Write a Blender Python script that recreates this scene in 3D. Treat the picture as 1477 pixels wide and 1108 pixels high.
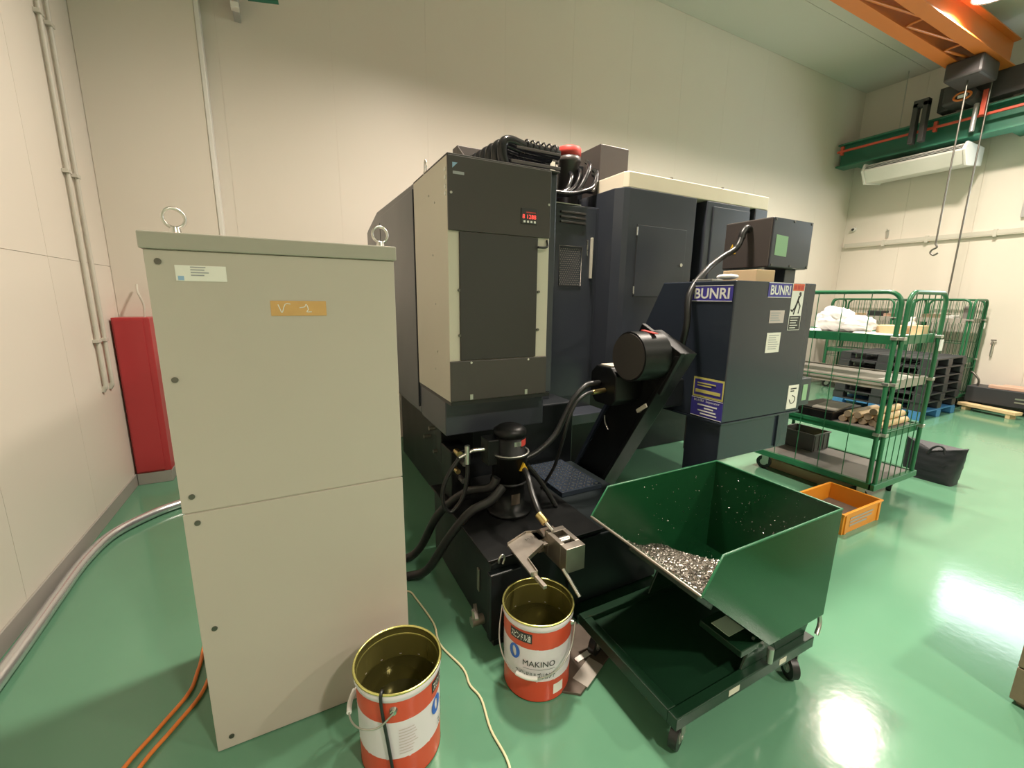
import bpy, math, random
from mathutils import Vector, Matrix
random.seed(7)
PI = math.pi
scene = bpy.context.scene
for o in list(bpy.data.objects):
    bpy.data.objects.remove(o)
COL = scene.collection

# ------------------------------------------------------------------ camera
yaw, pitch, roll = math.radians(27.37), math.radians(11.25), math.radians(0.70)
fwd = Vector((math.sin(yaw)*math.cos(pitch), math.cos(yaw)*math.cos(pitch), -math.sin(pitch)))
r0 = Vector((math.cos(yaw), -math.sin(yaw), 0)); u0 = r0.cross(fwd)
right = math.cos(roll)*r0 + math.sin(roll)*u0
up = -math.sin(roll)*r0 + math.cos(roll)*u0
cam_data = bpy.data.cameras.new('camera'); cam = bpy.data.objects.new('camera', cam_data)
COL.objects.link(cam)
M4 = Matrix(((right.x, up.x, -fwd.x, 0), (right.y, up.y, -fwd.y, 0), (right.z, up.z, -fwd.z, 1.58), (0, 0, 0, 1)))
cam.matrix_world = M4
cam_data.sensor_width = 36; cam_data.lens = 615/1477*36
cam_data.clip_start = 0.02
scene.camera = cam

# ------------------------------------------------------------------ world, exposure
world = bpy.data.worlds.new('world'); scene.world = world; world.use_nodes = True
bg = world.node_tree.nodes['Background']; bg.inputs[0].default_value = (0.9, 0.95, 1.0, 1); bg.inputs[1].default_value = 0.4
LAMP_COLOR = (1.0, 0.88, 0.75); LAMP_POWER = 190.0; LAMP_POWER_FILL = 160.0
WINDOW_STRENGTH = 7.0
scene.view_settings.view_transform = 'Standard'; scene.view_settings.look = 'None'
scene.view_settings.gamma = 1.0; scene.view_settings.use_curve_mapping = False
scene.view_settings.exposure = 0.12

# ------------------------------------------------------------------ materials
MATS = {}
def mat(name, col, rough=0.5, metal=0.0, var=0.06, scale=6.0, bump=0.0, bscale=60.0, coat=0.0, emit=None, estr=0.0, alpha=1.0, spec=0.5):
    m = bpy.data.materials.new(name); m.use_nodes = True
    nt = m.node_tree; b = nt.nodes['Principled BSDF']
    b.inputs['Roughness'].default_value = rough; b.inputs['Metallic'].default_value = metal
    b.inputs['Coat Weight'].default_value = coat; b.inputs['Coat Roughness'].default_value = 0.15
    b.inputs['Specular IOR Level'].default_value = spec
    tc = nt.nodes.new('ShaderNodeTexCoord')
    nz = nt.nodes.new('ShaderNodeTexNoise'); nz.inputs['Scale'].default_value = scale; nz.inputs['Detail'].default_value = 4
    nt.links.new(tc.outputs['Object'], nz.inputs['Vector'])
    mr = nt.nodes.new('ShaderNodeMapRange'); mr.inputs['To Min'].default_value = 1-var; mr.inputs['To Max'].default_value = 1+var
    nt.links.new(nz.outputs['Fac'], mr.inputs['Value'])
    mx = nt.nodes.new('ShaderNodeVectorMath'); mx.operation = 'SCALE'
    mx.inputs[0].default_value = col[:3]
    nt.links.new(mr.outputs['Result'], mx.inputs['Scale'])
    nt.links.new(mx.outputs['Vector'], b.inputs['Base Color'])
    mr2 = nt.nodes.new('ShaderNodeMapRange'); mr2.inputs['To Min'].default_value = max(0.02, rough*0.85); mr2.inputs['To Max'].default_value = min(1, rough*1.15)
    nt.links.new(nz.outputs['Fac'], mr2.inputs['Value']); nt.links.new(mr2.outputs['Result'], b.inputs['Roughness'])
    if bump:
        n2 = nt.nodes.new('ShaderNodeTexNoise'); n2.inputs['Scale'].default_value = bscale
        nt.links.new(tc.outputs['Object'], n2.inputs['Vector'])
        bp = nt.nodes.new('ShaderNodeBump'); bp.inputs['Strength'].default_value = bump; bp.inputs['Distance'].default_value = 0.01
        nt.links.new(n2.outputs['Fac'], bp.inputs['Height']); nt.links.new(bp.outputs['Normal'], b.inputs['Normal'])
    if emit:
        b.inputs['Emission Color'].default_value = (*emit, 1); b.inputs['Emission Strength'].default_value = estr
    MATS[name] = m
    return m
def srgb(r, g, b):
    f = lambda c: (c/255/12.92 if c <= 10 else ((c/255+0.055)/1.055)**2.4)
    return (f(r), f(g), f(b))

M = {}
M['wall'] = mat('wall_panel_paint', (0.72, 0.66, 0.58), 0.42, var=0.02, scale=1.5)
M['joint'] = mat('wall_joint_sealant', (0.66, 0.605, 0.53), 0.5)
M['ceil'] = mat('ceiling_panel_paint', (0.62, 0.60, 0.54), 0.5, var=0.02, scale=1.5)
M['floor'] = mat('green_epoxy_floor', (0.105, 0.245, 0.152), 0.12, var=0.14, scale=1.3, bump=0.03, bscale=24.0, spec=0.6)
M['baseb'] = mat('grey_vinyl_baseboard', (0.33, 0.31, 0.28), 0.5)
M['beige'] = mat('beige_grey_cabinet_paint', (0.49, 0.44, 0.38), 0.36, var=0.05, scale=2.0)
M['beige2'] = mat('beige_grey_lid_paint', (0.38, 0.355, 0.30), 0.36, var=0.05, scale=2.0)
M['steel'] = mat('bright_steel', (0.62, 0.60, 0.56), 0.28, 1.0, var=0.1, scale=12)
M['steel_d'] = mat('stained_steel', (0.40, 0.36, 0.31), 0.4, 1.0, var=0.25, scale=14)
M['rust'] = mat('greasy_brown_steel', (0.11, 0.085, 0.065), 0.45, 0.3, var=0.35, scale=20)
M['screw'] = mat('dark_screw_metal', (0.16, 0.15, 0.13), 0.4, 0.8)
M['white'] = mat('white_print', (0.78, 0.77, 0.74), 0.5)
M['paper'] = mat('white_paper', (0.80, 0.78, 0.72), 0.7)
M['tape'] = mat('aged_orange_tape', (0.62, 0.36, 0.13), 0.5, var=0.12, scale=25)
M['blue_s'] = mat('pale_blue_print', (0.30, 0.46, 0.66), 0.5)
M['grey_print'] = mat('grey_print', (0.36, 0.36, 0.38), 0.5)
M['red'] = mat('red_box_paint', (0.42, 0.035, 0.04), 0.4)
M['conduit'] = mat('painted_conduit', (0.56, 0.53, 0.46), 0.4)
M['duct'] = mat('silver_flexible_duct', (0.72, 0.72, 0.74), 0.25, 0.85)
M['orange_c'] = mat('orange_cable_rubber', (0.72, 0.20, 0.04), 0.4)
M['cream_c'] = mat('cream_cable', (0.62, 0.58, 0.36), 0.45)
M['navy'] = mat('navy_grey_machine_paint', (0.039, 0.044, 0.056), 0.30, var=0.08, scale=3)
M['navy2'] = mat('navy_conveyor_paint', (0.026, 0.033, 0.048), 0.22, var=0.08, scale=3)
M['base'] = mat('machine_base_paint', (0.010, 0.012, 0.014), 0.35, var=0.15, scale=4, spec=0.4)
M['char'] = mat('charcoal_panel_paint', (0.052, 0.044, 0.041), 0.36, var=0.05, scale=3)
M['filt'] = mat('charcoal_filter_mesh', (0.036, 0.032, 0.029), 0.5, bump=0.15, bscale=400)
M['ivory'] = mat('ivory_side_paint', (0.58, 0.545, 0.45), 0.4, var=0.05, scale=3)
M['cream'] = mat('cream_cover_paint', (0.74, 0.66, 0.52), 0.4)
M['black'] = mat('black_rubber', (0.012, 0.012, 0.012), 0.38)
M['blackg'] = mat('glossy_black_hose', (0.010, 0.010, 0.011), 0.2)
M['oilblack'] = mat('oily_black_steel', (0.005, 0.0055, 0.0055), 0.40, var=0.3, scale=12, spec=0.3)
M['tank'] = mat('dark_tank_paint', (0.009, 0.013, 0.014), 0.4, var=0.2, scale=8, spec=0.35)
M['step'] = mat('checker_plate_blue', (0.045, 0.06, 0.085), 0.25, 0.6)
M['redlab'] = mat('red_label_print', (0.55, 0.05, 0.04), 0.5)
M['yel'] = mat('yellow_label_print', (0.70, 0.42, 0.03), 0.5)
M['yel2'] = mat('pale_yellow_border', (0.62, 0.56, 0.16), 0.5)
M['violet'] = mat('violet_label_print', (0.055, 0.045, 0.30), 0.45)
M['orlab'] = mat('orange_red_label', (0.70, 0.13, 0.05), 0.5)
M['dkprint'] = mat('black_print', (0.03, 0.03, 0.03), 0.5)
M['pinklab'] = mat('pale_pink_label', (0.55, 0.47, 0.46), 0.5)
M['green_tape'] = mat('pale_green_tape', (0.30, 0.50, 0.30), 0.6)
M['tag'] = mat('pale_tag_paper', (0.50, 0.66, 0.52), 0.5)
M['card'] = mat('cardboard', (0.60, 0.44, 0.26), 0.8)
M['led'] = mat('red_led_digits', (0.6, 0.03, 0.03), 0.4, emit=(1.0, 0.08, 0.06), estr=1.6)
M['brass'] = mat('brass_fitting', (0.55, 0.42, 0.18), 0.3, 1.0)
M['pailred'] = mat('pail_orange_red_paint', (0.62, 0.075, 0.035), 0.32, var=0.04)
M['pailwhite'] = mat('pail_white_paint', (0.74, 0.68, 0.73), 0.32, var=0.02)
M['pailin'] = mat('pail_gold_lacquer', (0.20, 0.18, 0.055), 0.22, 0.7)
M['pailrim'] = mat('pail_rim_gold', (0.62, 0.58, 0.20), 0.25, 0.85)
M['oil'] = mat('spent_oil', (0.05, 0.045, 0.018), 0.08)
M['logo'] = mat('blue_logo_print', (0.03, 0.12, 0.55), 0.4)
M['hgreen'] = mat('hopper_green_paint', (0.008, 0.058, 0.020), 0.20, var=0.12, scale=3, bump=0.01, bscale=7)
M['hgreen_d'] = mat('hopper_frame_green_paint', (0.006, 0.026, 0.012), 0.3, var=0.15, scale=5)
M['chips'] = mat('steel_swarf', (0.42, 0.39, 0.35), 0.32, 1.0, var=0.4, scale=40)
M['swarf_bed'] = mat('packed_swarf', (0.20, 0.18, 0.15), 0.55, 0.7, var=0.5, scale=60, bump=0.6, bscale=120)
M['cgreen'] = mat('cage_green_paint', (0.018, 0.13, 0.055), 0.3)
M['deck'] = mat('grey_deck_sheet', (0.20, 0.185, 0.17), 0.4)
M['tray'] = mat('grey_tray_board', (0.34, 0.31, 0.27), 0.5)
M['zinc'] = mat('zinc_plate', (0.55, 0.54, 0.50), 0.35, 0.9)
M['plastic'] = mat('white_plastic_bag', (0.82, 0.80, 0.80), 0.35)
M['wood'] = mat('light_wood', (0.68, 0.50, 0.28), 0.6, var=0.2, scale=18)
M['wood_d'] = mat('weathered_wood', (0.22, 0.17, 0.11), 0.8, var=0.3, scale=14)
M['wood_p'] = mat('pinkish_lumber', (0.58, 0.36, 0.27), 0.7, var=0.12)
M['gcrate'] = mat('grey_plastic_crate', (0.12, 0.12, 0.115), 0.45)
M['ocrate'] = mat('orange_plastic_crate', (0.66, 0.25, 0.02), 0.4)
M['bag'] = mat('black_bag_fabric', (0.014, 0.016, 0.020), 0.5, bump=0.15, bscale=30)
M['pallet_b'] = mat('black_plastic_pallet', (0.030, 0.032, 0.036), 0.5)
M['pallet_u'] = mat('blue_plastic_pallet', (0.05, 0.20, 0.42), 0.45)
M['crane'] = mat('crane_orange_paint', (0.62, 0.17, 0.03), 0.4)
M['rgreen'] = mat('runway_green_paint', (0.03, 0.16, 0.10), 0.4)
M['cred'] = mat('conductor_bar_red', (0.60, 0.09, 0.05), 0.4)
M['truck'] = mat('dark_crane_gear', (0.05, 0.045, 0.045), 0.5)
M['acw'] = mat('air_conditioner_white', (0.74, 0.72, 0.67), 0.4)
M['alum'] = mat('aluminium_frame', (0.6, 0.6, 0.6), 0.35, 0.8)
M['lens'] = mat('lamp_lens', (0.9, 0.9, 0.85), 0.4, emit=LAMP_COLOR, estr=12.0)
M['housing'] = mat('lamp_housing', (0.5, 0.5, 0.5), 0.4, 0.6)
M['pane'] = mat('frosted_daylit_pane', (0.8, 0.85, 0.9), 0.4, emit=(0.86, 0.93, 1.0), estr=WINDOW_STRENGTH)

# ------------------------------------------------------------------ mesh helpers
ORIG = {}
class MB:
    def __init__(s):
        s.v = []; s.f = []; s.s = []
    def add(s, vs, fs, sm=False):
        n = len(s.v); s.v += [Vector(p) for p in vs]
        for f in fs: s.f.append([i+n for i in f]); s.s.append(sm)
        return s
    def box(s, x0, x1, y0, y1, z0, z1):
        x0, x1 = min(x0, x1), max(x0, x1); y0, y1 = min(y0, y1), max(y0, y1); z0, z1 = min(z0, z1), max(z0, z1)
        return s.add([(x0,y0,z0),(x1,y0,z0),(x1,y1,z0),(x0,y1,z0),(x0,y0,z1),(x1,y0,z1),(x1,y1,z1),(x0,y1,z1)],
                     [(0,3,2,1),(4,5,6,7),(0,1,5,4),(1,2,6,5),(2,3,7,6),(3,0,4,7)])
    def obox(s, c, ax, ay, az, hx, hy, hz):
        c = Vector(c); ax, ay, az = Vector(ax).normalized(), Vector(ay).normalized(), Vector(az).normalized()
        vs = [c+ax*hx*i+ay*hy*j+az*hz*k for k in (-1, 1) for i, j in ((-1,-1),(1,-1),(1,1),(-1,1))]
        return s.add(vs, [(0,3,2,1),(4,5,6,7),(0,1,5,4),(1,2,6,5),(2,3,7,6),(3,0,4,7)])
    def prism(s, poly, axis, a, b):
        n = len(poly)
        area = sum(poly[i][0]*poly[(i+1) % n][1]-poly[(i+1) % n][0]*poly[i][1] for i in range(n))
        if area < 0: poly = poly[::-1]
        if a > b: a, b = b, a
        mk = {'x': lambda p, t: (t, p[0], p[1]), 'y': lambda p, t: (p[0], t, p[1]), 'z': lambda p, t: (p[0], p[1], t)}[axis]
        vs = [mk(p, a) for p in poly]+[mk(p, b) for p in poly]
        lo = list(range(n)); hi = list(range(n, 2*n))
        fs = [lo[::-1], hi]+[(i, (i+1) % n, n+(i+1) % n, n+i) for i in range(n)]
        if axis == 'y': fs = [list(f)[::-1] for f in fs]
        return s.add(vs, fs)
    def ring(s, c, d, r, n, ref=None):
        d = d.normalized()
        ref = ref or (Vector((0, 0, 1)) if abs(d.z) < 0.9 else Vector((1, 0, 0)))
        a = d.cross(ref).normalized(); b = d.cross(a).normalized()
        return [c+a*r*math.cos(2*PI*i/n)+b*r*math.sin(2*PI*i/n) for i in range(n)]
    def cyl(s, p0, p1, r0, r1=None, n=16, caps=True):
        p0, p1 = Vector(p0), Vector(p1); r1 = r0 if r1 is None else r1; d = p1-p0
        A = s.ring(p0, d, r0, n); B = s.ring(p1, d, r1, n)
        s.add(A+B, [(i, n+i, n+(i+1) % n, (i+1) % n) for i in range(n)], True)
        if caps:
            s.add(A, [list(range(n))]); s.add(B, [list(range(n))[::-1]])
        return s
    def tube(s, pts, r, n=8, smooth=6, closed=False, caps=True):
        P = [Vector(p) for p in pts]
        if smooth and len(P) > 2:
            Q = []; m = len(P)
            rng = range(m) if closed else range(m-1)
            for i in rng:
                g = lambda k: P[k % m] if closed else P[max(0, min(m-1, k))]
                p0, p1, p2, p3 = g(i-1), g(i), g(i+1), g(i+2)
                for t in range(smooth):
                    u = t/smooth
                    Q.append(0.5*((2*p1)+(p2-p0)*u+(2*p0-5*p1+4*p2-p3)*u*u+(3*p1-p0-3*p2+p3)*u**3))
            if not closed: Q.append(P[-1])
            P = Q
        m = len(P); rings = []; prev = None
        for i in range(m):
            d = (P[(i+1) % m]-P[i-1]) if closed else (P[min(i+1, m-1)]-P[max(i-1, 0)])
            d = d.normalized() if d.length > 1e-9 else Vector((0, 0, 1))
            if prev is None:
                ref = Vector((0, 0, 1)) if abs(d.z) < 0.9 else Vector((1, 0, 0)); a = d.cross(ref).normalized()
            else:
                a = (prev-d*prev.dot(d)).normalized()
            prev = a; b = d.cross(a)
            rings.append([P[i]+a*r*math.cos(2*PI*k/n)+b*r*math.sin(2*PI*k/n) for k in range(n)])
        vs = [p for R in rings for p in R]; fs = []
        for i in range(m if closed else m-1):
            j = (i+1) % m
            for k in range(n): fs.append((i*n+k, i*n+(k+1) % n, j*n+(k+1) % n, j*n+k))
        s.add(vs, fs, True)
        if caps and not closed:
            s.add(rings[0], [list(range(n))[::-1]]); s.add(rings[-1], [list(range(n))])
        return s
    def lathe(s, prof, c, n=40, closed=False):
        c = Vector(c); vs = []
        for r, z in prof:
            for i in range(n): vs.append(c+Vector((r*math.cos(2*PI*i/n), r*math.sin(2*PI*i/n), z)))
        fs = []; m = len(prof)
        for j in range(m if closed else m-1):
            k = (j+1) % m
            for i in range(n): fs.append((j*n+i, j*n+(i+1) % n, k*n+(i+1) % n, k*n+i))
        return s.add(vs, fs, True)
    def blob(s, c, rx, ry, rz, nu=16, nv=10, f=None):
        c = Vector(c); vs = []
        for j in range(nv+1):
            th = PI*j/nv
            for i in range(nu):
                ph = 2*PI*i/nu; d = Vector((math.sin(th)*math.cos(ph), math.sin(th)*math.sin(ph), math.cos(th)))
                k = f(d) if f else 1
                vs.append(c+Vector((d.x*rx*k, d.y*ry*k, d.z*rz*k)))
        fs = [(j*nu+i, (j+1)*nu+i, (j+1)*nu+(i+1) % nu, j*nu+(i+1) % nu) for j in range(nv) for i in range(nu)]
        return s.add(vs, fs, True)
    def build(s, name, m, parent=None, bevel=0.0, seg=2, solid=0.0, flat=False):
        if parent is not None: org = ORIG[parent.name]
        else:
            xs = [p.x for p in s.v]; ys = [p.y for p in s.v]; zs = [p.z for p in s.v]
            org = Vector(((min(xs)+max(xs))/2, (min(ys)+max(ys))/2, min(zs)))
        me = bpy.data.meshes.new(name)
        me.from_pydata([p-org for p in s.v], [], s.f)
        me.polygons.foreach_set('use_smooth', [False if flat else q for q in s.s]); me.update()
        o = bpy.data.objects.new(name, me); COL.objects.link(o)
        if isinstance(m, str): m = M[m]
        me.materials.append(m)
        if parent is not None: o.parent = parent
        else: o.location = org
        ORIG[o.name] = org.copy()
        if solid:
            md = o.modifiers.new('thickness', 'SOLIDIFY'); md.thickness = solid; md.offset = 0
        if bevel:
            md = o.modifiers.new('edge', 'BEVEL'); md.width = bevel; md.segments = seg; md.limit_method = 'ANGLE'; md.angle_limit = math.radians(40)
        return o

def tag(o, label, cat, group=None):
    o['label'] = label; o['category'] = cat
    if group: o['group'] = group
    return o
def thing(name, loc, label, cat, group=None):
    o = bpy.data.objects.new(name, None); COL.objects.link(o); o.empty_display_size = 0.1
    o.location = loc; ORIG[o.name] = Vector(loc)
    return tag(o, label, cat, group)
def struct(o):
    o['kind'] = 'structure'; return o
def box(name, m, parent, x0, x1, y0, y1, z0, z1, bevel=0.0):
    return MB().box(x0, x1, y0, y1, z0, z1).build(name, m, parent, bevel)
def copy_tree(o, parent=None):
    c = o.copy(); COL.objects.link(c); ORIG[c.name] = ORIG[o.name].copy()
    if parent is not None: c.parent = parent
    for ch in list(o.children): copy_tree(ch, c)
    return c

def text_geo(body, size=1.0, bold=0.0):
    cu = bpy.data.curves.new('t', 'FONT'); cu.body = body; cu.size = size; cu.align_x = 'CENTER'; cu.align_y = 'CENTER'
    cu.resolution_u = 3; cu.offset = bold
    o = bpy.data.objects.new('t', cu); COL.objects.link(o)
    dg = bpy.context.evaluated_depsgraph_get()
    me = bpy.data.meshes.new_from_object(o.evaluated_get(dg))
    vs = [v.co.copy() for v in me.vertices]; fs = [list(p.vertices) for p in me.polygons]
    bpy.data.objects.remove(o); bpy.data.curves.remove(cu); bpy.data.meshes.remove(me)
    return vs, fs
def text_on(mb, body, c, rt, upv, width, height, bold=0.0):
    """flat lettering fitted into width x height around point c"""
    vs, fs = text_geo(body, 1.0, bold)
    if not vs: return mb
    x0, x1 = min(v.x for v in vs), max(v.x for v in vs); y0, y1 = min(v.y for v in vs), max(v.y for v in vs)
    c, rt, upv = Vector(c), Vector(rt).normalized(), Vector(upv).normalized()
    return mb.add([c+rt*((v.x-(x0+x1)/2)/(x1-x0)*width)+upv*((v.y-(y0+y1)/2)/max(y1-y0, 1e-6)*height) for v in vs], fs)
def decal(name, m, parent, c, rt, upv, w, h, t=0.0012):
    c, rt, upv = Vector(c), Vector(rt).normalized(), Vector(upv).normalized(); n = rt.cross(upv)
    return MB().obox(c+n*t/2, rt, upv, n, w/2, h/2, t/2).build(name, m, parent)
def bars(mb, c, rt, upv, w, h, n, fill=0.5, t=0.0024, jag=True):
    """rows of small print too small to read"""
    c, rt, upv = Vector(c), Vector(rt).normalized(), Vector(upv).normalized(); nn = rt.cross(upv)
    for i in range(n):
        ww = w*(random.uniform(0.6, 1.0) if jag else 1)
        cc = c+upv*h*(0.5-(i+0.5)/n)-rt*(w-ww)/2+nn*t*0.75
        mb.obox(cc, rt, upv, nn, ww/2, h/n*fill/2, t*0.25)
    return mb
X3, Y3, Z3 = Vector((1, 0, 0)), Vector((0, 1, 0)), Vector((0, 0, 1))

# ================================================================== the room
XL, XR, YB, YF, HC = -1.26, 9.7, 4.78, -6.0, 5.35
struct(box('floor', 'floor', None, XL-0.2, XR+0.2, YF-0.2, YB+0.2, -0.1, 0.0))
ceil = struct(box('ceiling', 'joint', None, XL-0.2, XR+0.2, YF-0.2, YB+0.2, HC+0.012, HC+0.12))
y = YB
while y > YF:
    y1 = max(y-0.9, YF); box('panel', 'ceil', ceil, XL, XR, y1+0.006, y, HC, HC+0.014); y = y1
wl = struct(box('wall_left', 'joint', None, XL-0.12, XL-0.012, YF, YB+0.1, 0, HC))
y = YB
edges_y = [YB, 3.63, 2.73, 1.83, 0.93, 0.03, -0.87, -1.77, -2.67, -3.57, -4.47, YF]
for a, b in zip(edges_y[:-1], edges_y[1:]):
    for z0, z1 in ((0.0, 1.80), (1.80, HC)):
        box('panel', 'wall', wl, XL-0.014, XL, b+0.0012, a-0.0012, z0+0.0012, z1-0.0012)
wb = struct(box('wall_back', 'joint', None, XL-0.12, XR+0.1, YB+0.002, YB+0.12, 0, HC))
x = XL
while x < XR-0.01:
    x1 = min(x+0.9, XR); box('panel', 'wall', wb, x+0.0008, x1-0.0008, YB, YB+0.004, 0.002, HC-0.002); x = x1
wr = struct(box('wall_right', 'joint', None, XR+0.012, XR+0.12, YF, YB+0.1, 0, HC))
y = YB
while y > YF+0.01:
    y1 = max(y-0.9, YF)
    box('panel', 'wall', wr, XR, XR+0.014, y1+0.001, y-0.001, 0.002, HC-0.002); y = y1
struct(box('wall_front', 'wall', None, XL-0.12, XR+0.12, YF-0.12, YF, 0, HC))
# boxed column in the corner
struct(box('wall_pillar', 'wall', None, XL+0.001, -0.49, 4.66, YB-0.001, 0.0, HC-0.002, 0.004))
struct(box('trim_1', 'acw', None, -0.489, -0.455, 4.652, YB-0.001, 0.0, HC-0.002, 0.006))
struct(box('baseboard_left', 'baseb', None, XL, XL+0.012, YF, 4.655, 0, 0.10, 0.003))
struct(box('baseboard_back', 'baseb', None, XL+0.012, -0.49, 4.646, 4.66, 0, 0.10, 0.003))
struct(box('baseboard_right', 'baseb', None, XR-0.012, XR, YF, YB, 0, 0.10, 0.003))
# high daylight window on the right wall
win = thing('window_1', (XR, 1.0, 2.95), 'daylit frosted window high on the white end wall', 'window')
del win['category'], win['label']; win['kind'] = 'structure'
wy0, wy1, wz0, wz1 = -1.2, 2.43, 2.90, 3.80
wf = MB()
for a, b, c, d in ((wy0, wy1, wz0-0.05, wz0), (wy0, wy1, wz1, wz1+0.05), (wy0-0.05, wy0, wz0-0.05, wz1+0.05), (wy1, wy1+0.05, wz0-0.05, wz1+0.05)):
    wf.box(XR-0.05, XR-0.001, a, b, c, d)
wf.build('window_frame', 'alum', win, 0.004)
for i in range(3):
    a = wy0+(wy1-wy0)/3*i; b = a+(wy1-wy0)/3
    box('pane', 'pane', win, XR-0.03, XR-0.02, a+0.02, b-0.02, wz0+0.01, wz1-0.01)
    if i: box('mullion', 'alum', win, XR-0.045, XR-0.002, a-0.02, a+0.02, wz0, wz1, 0.003)

# ------------------------------------------------------------------ high-bay lamps
def lamp(x, y, label, power, spread=150):
    t = thing('high_bay_lamp', (x, y, HC), label, 'lamp', 'high-bay lamps under the ceiling')
    z = 4.95
    MB().cyl((x, y, HC-0.001), (x, y, z+0.2), 0.015, n=10).build('stem', 'housing', t)
    MB().lathe([(0.05, 0.20), (0.08, 0.19), (0.11, 0.12), (0.20, 0.0), (0.195, 0.0), (0.10, 0.11), (0.03, 0.15)], (x, y, z), 28).build('reflector', 'housing', t)
    MB().cyl((x, y, z+0.02), (x, y, z+0.008), 0.185, n=28).build('lens', 'lens', t)
    ld = bpy.data.lights.new('bulb', 'AREA'); ld.shape = 'DISK'; ld.size = 0.36; ld.energy = power; ld.spread = math.radians(spread); ld.color = LAMP_COLOR
    lo = bpy.data.objects.new('bulb', ld); COL.objects.link(lo); lo.parent = t; lo.location = (0, 0, z-0.005-HC)
    return t
lamp(7.2, 2.42, 'round glowing high-bay lamp beside the orange crane girders over the pallets', LAMP_POWER)
lamp(4.4, 2.42, 'round glowing high-bay lamp on the ceiling over the roll cage trolley', LAMP_POWER)
lamp(1.6, 2.42, 'round glowing high-bay lamp on the ceiling over the machine tool', LAMP_POWER)
for x in (1.6, 4.55, 7.5):  # unseen second row, added as fill to light the cabinet front
    lamp(x, -2.6, 'high-bay fill lamp added out of view over the empty end of the hall', LAMP_POWER_FILL, 128)

# ================================================================== overhead crane
cr = thing('overhead_crane', (4, 2.95, 4.55), 'orange twin-girder overhead crane spanning below the ceiling', 'crane')
for yc in (3.07, 2.75):
    g = MB()
    g.box(-0.9, 9.0, yc-0.075, yc+0.075, 4.75, 4.765).box(-0.9, 9.0, yc-0.006, yc+0.006, 4.765, 5.07).box(-0.9, 9.0, yc-0.075, yc+0.075, 5.07, 5.085)
    g.build('girder', 'crane', cr)
n = 9
for i in range(n):
    xa = -0.6+i*9.4/n; xb = xa+9.4/n
    MB().cyl((xa, 3.0, 4.785), (xb, 2.82, 4.785), 0.016, n=8).build('brace', 'crane', cr)
    MB().cyl((xb, 3.0, 4.785), (xb, 2.82, 4.785), 0.014, n=8).build('brace', 'crane', cr)
et = box('end_truck', 'truck', cr, 8.95, 9.16, 2.40, 3.42, 4.42, 4.75, 0.01)
for yy in (2.62, 3.2):
    MB().cyl((9.09, yy, 4.455), (9.15, yy, 4.455), 0.06, n=20).build('wheel', 'steel_d', et)
box('drive_motor', 'truck', cr, 8.68, 8.94, 3.02, 3.28, 4.40, 4.66, 0.03)
box('hoist_body', 'truck', cr, 8.12, 8.66, 2.72, 3.10, 4.52, 4.749, 0.03)
MB().cyl((8.66, 2.99, 4.46), (8.94, 2.99, 4.46), 0.085, n=20).build('brake_drum', 'truck', cr)
ri = MB(); ri.tube([(8.655, 3.05+0.09*math.cos(a), 4.46+0.05*math.sin(a)) for a in [2*PI*k/16 for k in range(16)]], 0.014, 8, 2, closed=True)
ri.build('number_plate_ring', 'crane', cr)
box('number_plate', 'white', cr, 8.655, 8.66, 3.0, 3.10, 4.44, 4.48)
fk = MB()
fk.box(8.75, 8.86, 3.46, 3.52, 4.02, 4.58).box(8.75, 8.86, 3.58, 3.64, 4.02, 4.58).box(8.75, 8.86, 3.46, 3.64, 4.52, 4.62)
fk.build('collector_bracket', 'truck', cr, 0.004)
MB().box(8.78, 8.83, 2.83, 2.88, 4.18, 4.50).build('bumper_bar', 'cred', cr, 0.004)
MB().cyl((8.90, 2.96, 4.38), (8.90, 2.96, 4.02), 0.03, n=10).build('cable_guide', 'housing', cr)
rw = thing('crane_runway_beam', (9.1, 1, 3.97), 'long green crane runway beam bolted along the end wall', 'beam')
g = MB(); g.box(8.98, 9.26, -5.5, 4.74, 3.97, 3.995).box(9.11, 9.13, -5.5, 4.74, 3.995, 4.33).box(8.98, 9.26, -5.5, 4.74, 4.33, 4.355)
g.build('i_beam', 'rgreen', rw)
box('rail', 'steel_d', rw, 9.09, 9.15, -5.5, 4.70, 4.355, 4.395)
box('conductor_bar', 'cred', rw, 8.93, 8.965, -5.5, 4.72, 4.20, 4.235, 0.005)
for yy in (4.5, 2.6, 0.7, -1.2, -3.1, -5.0):
    box('wall_bracket', 'rgreen', rw, 9.13, XR-0.001, yy-0.08, yy+0.08, 4.0, 4.32, 0.005)
for yy in (4.65, 3.4, 2.2, 1.0):
    box('bar_hanger', 'cred', rw, 8.935, 8.985, yy-0.02, yy+0.02, 4.16, 4.30)
# chains
ch = thing('hoist_chain', (8.3, 2.9, 2.3), 'thin hoist chain ending in a steel hook before the end wall', 'chain')
MB().cyl((8.3, 2.9, 2.42), (8.3, 2.9, 4.53), 0.011, n=8).build('chain', 'screw', ch)
MB().tube([(8.3, 2.9, 2.43), (8.3, 2.88, 2.38), (8.3, 2.925, 2.35), (8.3, 2.94, 2.31), (8.3, 2.90, 2.275), (8.3, 2.855, 2.30)], 0.012, 8).build('hook', 'screw', ch)
pc = thing('pendant_cable', (8.75, 2.86, 0.9), 'long thin crane pendant cable hanging down behind the roll cages', 'cable')
MB().cyl((8.75, 2.80, 0.95), (8.75, 2.80, 4.752), 0.011, n=8).build('cable', 'screw', pc)
box('pendant', 'screw', pc, 8.71, 8.79, 2.77, 2.83, 0.72, 0.96, 0.01)

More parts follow.
